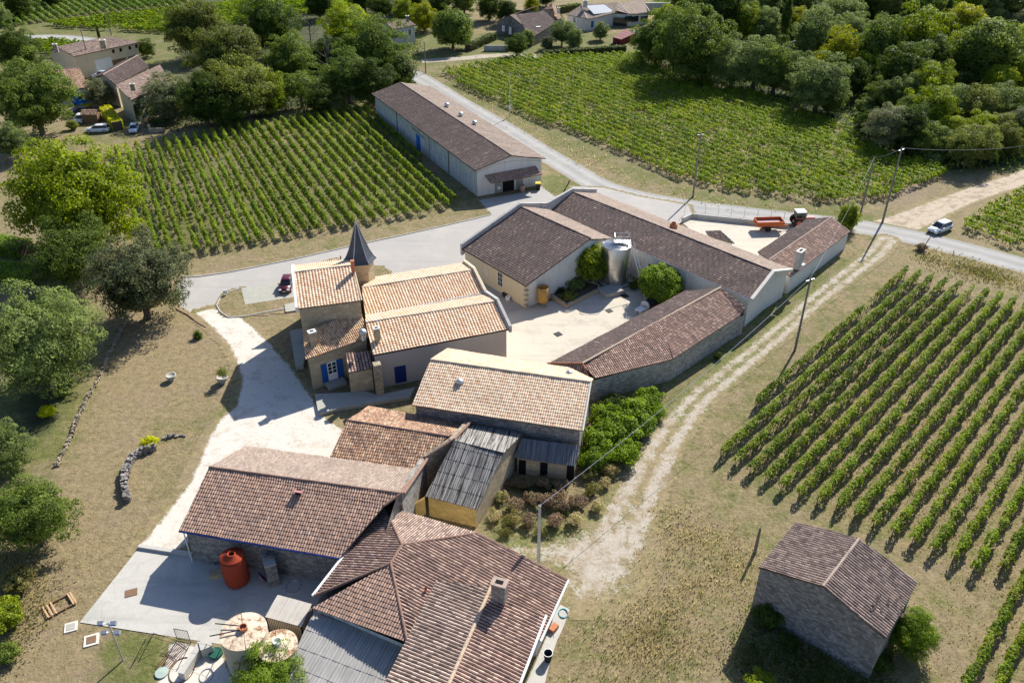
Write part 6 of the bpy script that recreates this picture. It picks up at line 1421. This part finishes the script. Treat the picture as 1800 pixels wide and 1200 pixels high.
# hangar bin, planter barrel
p = P(945.5, 333); e = empty('wheelie_bin', 'dark wheelie bin with yellow lid at the hangar corner', 'bin', p); MB().prism([(p[0]-.35, p[1]-.4, 0), (p[0]+.35, p[1]-.4, 0), (p[0]+.35, p[1]+.35, 0), (p[0]-.35, p[1]+.35, 0)], [(p[0]-.45, p[1]-.5, 1.15), (p[0]+.45, p[1]-.5, 1.15), (p[0]+.45, p[1]+.45, 1.15), (p[0]-.45, p[1]+.45, 1.15)]).build('body', M['black_metal'], e)
MB().box((p[0], p[1], 1.22), (1.0, 1.05, .14), .1).build('lid', plain('yellow_plastic', (.62, .48, .08), .5), e)
p = P(918, 337); e = empty('planter_barrel', 'terracotta jar standing by the hangar door', 'jar', p); MB().lathe(p, [(.3, 0), (.48, .5), (.45, 1.1), (.36, 1.25), (.3, 1.2), (.02, 1.1)], 16).build('jar', plain('clay_jar', (.42, .26, .18), .9), e, None, True)
for i, (px, py) in enumerate(((1001, 318), (994, 331))): tag(MB().tube([P(px, py), P(px, py, .9)], .12, 8).build('bollard', M['brown_wood']), '%s brown wooden bollard on the grass verge by the hangar' % ('far', 'near')[i], 'bollard', 'bollards by the hangar')
# rear yard wall and fence
wp_ = [P(1199, 391), P(1216, 383), P(1300, 392), P(1385, 400)]; e = empty('yard_wall', 'low grey wall with wire mesh fence round the rear yard', 'wall', wp_[0]); b = MB()
for a_, c_ in zip(wp_[:-1], wp_[1:]): d_ = c_-a_; b.box((a_+c_)/2+[0, 0, .4], (np.linalg.norm(d_)+.1, .3, .8), math.atan2(d_[1], d_[0]))
b.build('wall', M['parapet'], e)
fp = [P(1203, 378)] + [mid(P(1216, 378), P(1400, 394), i/8) for i in range(9)]
e = empty('mesh_fence', 'thin wire mesh fence on slender posts above the rear yard', 'fence', fp[0]*[1, 1, 0])
for q_ in fp: MB().tube([q_*[1, 1, 0], q_*[1, 1, 0]+[0, 0, 2.1]], .04, 5).build('post', M['zinc'], e)
b = MB()
for a_, c_ in zip(fp[:-1], fp[1:]):
    for z_ in (.3, .9, 1.5, 2.0): b.tube([a_*[1, 1, 0]+[0, 0, z_], c_*[1, 1, 0]+[0, 0, z_]], .012, 3)
b.build('wires', M['zinc'], e)
# red tank etc. in the lower yard
p = P(419, 1022); e = empty('red_tank', 'rusty red cylindrical tank against the barn wall', 'tank', p); b = MB(); b.lathe(p, [(1.0, .25), (1.08, .4), (1.08, 3.2), (.98, 3.3), (.35, 3.45), (.35, 3.55), (.28, 3.55), (.26, 3.3)], 28)
b.build('shell', M['red_tank'], e, None, True)
MB().lathe(p+[0, 0, 3.36], [(.24, 0), (.02, .0)], 16).build('manhole', M['dark'], e)
for a_ in (.3, 2.4, 4.5): MB().box(p+[.85*math.cos(a_), .85*math.sin(a_), .16], (.18, .18, .32), a_).build('foot', M['red_tank'], e)
MB().lathe(p, [(1.1, 3.12), (1.1, 3.2)], 28).build('rim', plain('dark_red_rim', (.14, .02, .02), .7), e)
# buttress pier
pA, pB = P(470, 985, 0), P(484, 1032, 0); d_ = pB-pA; e = empty('stone_pier', 'stepped stone buttress pier dividing the yard bays', 'pier', pA); b = MB(); rz_ = math.atan2(d_[1], d_[0])
for i, (f_, h_) in enumerate(((.1, 4.0), (.35, 3.5), (.62, 3.0), (.85, 2.6))): b.box(pA+d_*f_+[0, 0, h_/2], (np.linalg.norm(d_)*.27, .95-.001*i, h_), rz_)
b.build('masonry', M['stone_grey'], e); MB().box(pA+d_*.85+[0, 0, 2.66], (.95, 1.0, .12), rz_).build('cap_stone', M['terrace'], e); MB().box(pA+d_*.1+[0, 0, 4.1], (.5, .5, .2), rz_).build('metal_cap', M['zinc'], e)
def rubble(name, label, pix, h, w, m='stone_grey', n=None, seed=1):
    pts = [P(x, y) for x, y in pix]; r_ = random.Random(seed); e_ = empty(name, label, 'wall', pts[0]); b = MB()
    for a_, c_ in zip(pts[:-1], pts[1:]):
        l = np.linalg.norm(c_-a_); k_ = max(2, int(l/.2))
        for i in range(k_):
            q_ = mid(a_, c_, (i+.5)/k_); lay = max(1, int(h/.26))
            for j in range(lay+(r_.random() < .4)):
                for sd__ in (-1, 1): b.box(q_+[r_.uniform(-.12, .12)+sd__*w*.2, r_.uniform(-.12, .12), .08+.22*j], (r_.uniform(.16, .42), w*r_.uniform(.3, .6), r_.uniform(.16, .34)), r_.uniform(0, 3.1), 0, ('X', r_.uniform(-.5, .5)))
    o = b.build('stones', M[m], e_); o['kind'] = 'stuff'; return e_
rubble('stone_border', 'thin line of rubble edging the long sloping lawn', [(226, 556), (213, 585), (192, 625), (178, 660), (160, 690), (148, 712), (135, 740), (125, 770), (112, 795), (100, 820)], .2, .2, 'stone', seed=3)
rubble('rubble_wall', 'short curved dry stone wall standing on the lawn', [(272, 790), (250, 797), (236, 805), (226, 822), (219, 842), (222, 868), (226, 882)], .95, .6, seed=4)
rubble('stone_border', 'scattered pale border stones beside the gravel drive', [(285, 772), (300, 768), (325, 766)], .25, .3, seed=6)
rubble('rock_bed', 'blackened rock bed at the foot of the barn wall', [(348, 975), (365, 985), (385, 990), (398, 985)], .7, .9, seed=7)
tagbox('stone_block', 'single pale stone block beside the red tank', 'block', 381, 1012, (1.1, .8, .5), .3, M['stone_cut'], .05)
tagbox('concrete_kerb', 'raised concrete kerb across the top of the lower yard', 'kerb', 292, 969, (5.4, .4, .3), -.19, M['slab'], .0)
p = P(461, 1022); e = empty('red_disc', 'faded pink round lid leaning against the stone pier', 'lid', p); MB().tube([p+[0, .0, .55], p+[.08, .06, .6]], .55, 20).build('disc', plain('faded_pink', (.28, .15, .2), .7), e)
# rusty tanks
def rtank(label, px, py, r_, h_, ztop):
    p = P(px, py, h_); p[2] = 0; e = empty('storage_tank', label, 'tank', p, 0, 'rusty storage tanks'); MB().lathe(p, [(r_, 0), (r_, h_)], 40).build('shell', M['rust_side'], e, None, True)
    MB().lathe(p, [(r_+.03, h_-.05), (r_+.03, h_+.03), (r_*.5, h_+.1), (.02, h_+.14)], 40).build('lid', M['rust_top'], e)
    MB().lathe(p+[.0, .1, h_+.1], [(.34, 0), (.34, .35), (.28, .35), (.26, .15), (.02, .15)], 16).build('manhole', M['terracotta'] if ztop else M['white_paint'], e)
    MB().tube([p+[.35*r_, -.93*r_, h_+.04], p+[.1, -.2, h_+.13]], .03, 4).tube([p+[-.35*r_, .93*r_, h_+.04], p+[-.1, .3, h_+.13]], .03, 4).build('seam', M['brown_wood'], e); return p
p = rtank('larger rusty white storage tank at the bottom of the yard', 428, 1109, 1.78, 3.6, True); rtank('smaller ochre stained storage tank beside the metal shed', 488, 1134, 1.5, 2.9, False)
e = empty('tank_bars', 'two dark bars reaching over the edge of the larger rusty tank', 'bars', p); MB().tube([p+[-2.3, .5, 3.9], p+[0, .2, 3.95]], .05, 5).tube([p+[-2.4, -.6, 3.8], p+[0, -.1, 3.95]], .05, 5).build('bar', M['black_metal'], e)
# fence with gate at the bottom
e = empty('wire_fence', 'sagging wire fence with metal gate along the bottom of the yard', 'fence', P(262, 1120)); fx = [(256, 1123), (270, 1112), (310, 1125), (336, 1128), (363, 1132), (388, 1140)]
for x_, y_ in fx: MB().tube([P(x_, y_), P(x_, y_, 1.5)], .035, 5).build('post', M['black_metal'], e)
b = MB()
for (a_, c_) in zip(fx[:-1], fx[1:]):
    for z_ in (.2, .8, 1.4): b.tube([P(*a_, z_), P(*c_, z_)], .012, 3)
    b.tube([P(*a_, 1.4), P(*c_, .1)], .02, 3)
b.build('wires', M['black_metal'], e)
g_ = MB(); ga, gb = P(312, 1124), P(335, 1128)
for i in range(9): q_ = mid(ga, gb, i/8); g_.tube([q_+[0, 0, .1], q_+[0, 0, 1.45]], .03 if i in (0, 8) else .015, 4)
for z_ in (.15, 1.4): g_.tube([ga+[0, 0, z_], gb+[0, 0, z_]], .03, 4)
g_.build('gate', M['black_metal'], e)
# lower corner clutter
region('gravel_pit', [(300, 1128), (385, 1140), (410, 1200), (390, 1230), (255, 1230), (290, 1180)], .030, M['wgravel'], .5, 'stony ground inside the wire fence')
e = MB(); a_, c_ = P(357, 1140, 0), P(322, 1195, 0); d_ = c_-a_; e.box((a_+c_)/2+[0, 0, .45], (np.linalg.norm(d_), .5, .9), math.atan2(d_[1], d_[0])); e.box(P(365, 1145)+[0, 0, .5], (.9, .9, 1.0), .5)
tag(e.build('concrete_trough', M['slab']), 'grey concrete block trough inside the wire fence', 'trough')
tagbox('concrete_slab', 'square pale slab at the fence corner', 'slab', 349, 1147, (.9, .7, .1), .3, M['white'], .05)
p = P(285, 1183); tag(MB().lathe(p, [(.52, .04), (.52, .16), (.02, .2)], 20).build('round_cover', plain('pale_green_cover', (.36, .44, .38), .7)), 'round pale green manhole cover on the stones', 'cover')
p = P(380, 1150); tag(MB().lathe(p, [(.55, .04), (.55, .3), (.02, .32)], 20).build('cover_plate', plain('dark_green_plastic', (.02, .10, .07), .5)), 'round dark green plastic lid behind the larger tank', 'lid')
def hose(label, px, py, r_, m='terracotta'):
    p = P(px, py); b = MB(); b.tube([p+[math.cos(t)*r_*1.0, math.sin(t)*r_*1.25, .08+.02*math.sin(3*t)] for t in np.linspace(0, 6.1, 26)], .045, 6); tag(b.build('hose', M[m]), label, 'hose')
hose('brown hose loop lying on the stones', 320, 1178, .95, 'brown_wood'); hose('grey hose coil beside the trough', 363, 1187, .5, 'zinc'); hose('green hose coil left on the ground behind the shed', 515, 1032, .6, 'zinc')
e = empty('metal_grille', 'long rusty grille lying flat on the stones', 'grille', P(300, 1150)); b = MB(); a_, c_, w_ = P(312, 1128), P(275, 1172), P(330, 1140)-P(312, 1128)
for i in range(8): b.tube([a_+w_*i/7+[0, 0, .1], c_+w_*i/7+[0, 0, .12]], .025, 4)
for t in (0, .5, 1): b.tube([mid(a_, c_, t)+[0, 0, .13], mid(a_, c_, t)+w_+[0, 0, .13]], .03, 4)
b.build('bars', M['brown_wood'], e)
# manholes, pallet
for px, py, lb, m_ in ((125, 1102, 'small square manhole cover next to the yard corner', 'terrace'), (161, 1125, 'larger framed manhole cover at the lower left', 'brown_wood')):
    e = empty('manhole', lb, 'manhole', P(px, py)); s_ = 1.0 if px == 125 else 1.15; MB().box(P(px, py)+[0, 0, .04], (s_, s_, .1), .35).build('surround', M['coping'], e); MB().box(P(px, py)+[0, 0, .1], (s_*.65, s_*.65, .04), .35).build('cover', M[m_], e)
p = P(103, 1066); e = empty('wooden_pallet', 'weathered wooden pallet frame lying on the dry bank', 'pallet', (p[0], p[1], .05), .75)
for i in range(5): MB().box((-1.0+i*.32 if i < 3 else (.45+i*.2), 0, .15), (.14, 1.6, .05)).build('board', M['pale_wood'], e, local=True)
for s in (-.7, .7): MB().box((0, s, .07), (2.4, .12, .12)).build('rail', M['brown_wood'], e, local=True)
# bottom centre kerb, bin
sheet('path', [(985, 1062), (1001, 1070), (991, 1100), (978, 1128), (968, 1158), (950, 1230), (912, 1230), (938, 1172), (960, 1120), (971, 1085)], .034, M['slab'], 'narrow concrete path along the right wall of the hipped house')
p = P(963, 1160); e = empty('black_bucket', 'black plastic bin standing on the concrete path', 'bin', p); MB().lathe(p, [(.26, 0), (.38, .95), (.34, .95), (.3, .3), (.02, .25)], 20).build('tub', M['black_metal'], e, None, True); MB().lathe(p, [(.39, .93), (.39, .97), (.35, .97)], 20).build('rim', M['zinc'], e)
hose('turquoise hose coil on the concrete path', 990, 1078, .38, 'turq') if 'turq' in M else None
tagbox('tile_stack', 'small stack of terracotta bricks on the concrete path', 'bricks', 973, 1106, (.8, .5, .35), .9, M['terracotta'], .04)
p = P(1620, 440); tag(MB().tube([p, p+[1.0, .3, 2.4]], .07, 5).build('leaning_stake', M['brown_wood']), 'dark leaning stake on the roadside verge', 'stake')
e = empty('stone_gateway', 'small stone gate pillars at the end of the ivy house lane', 'gateway', P(256, 228))
for x_, y_ in ((251, 218), (264, 232)): MB().box(P(x_, y_)+[0, 0, .8], (.5, .5, 1.6), .3).build('pillar', M['stone_cut'], e)
MB().box(P(276, 233)+[0, 0, .45], (3.2, .4, .9), .1).build('low_wall', M['stone'], e)
p = P(898, 195.5, 2.2); tag(MB().box(P(896, 206)+[.02, -.2, 2.2], (.5, .04, .6), .2).build('road_sign', M['white_paint']), 'small white sign fixed to the slim roadside pole', 'sign')
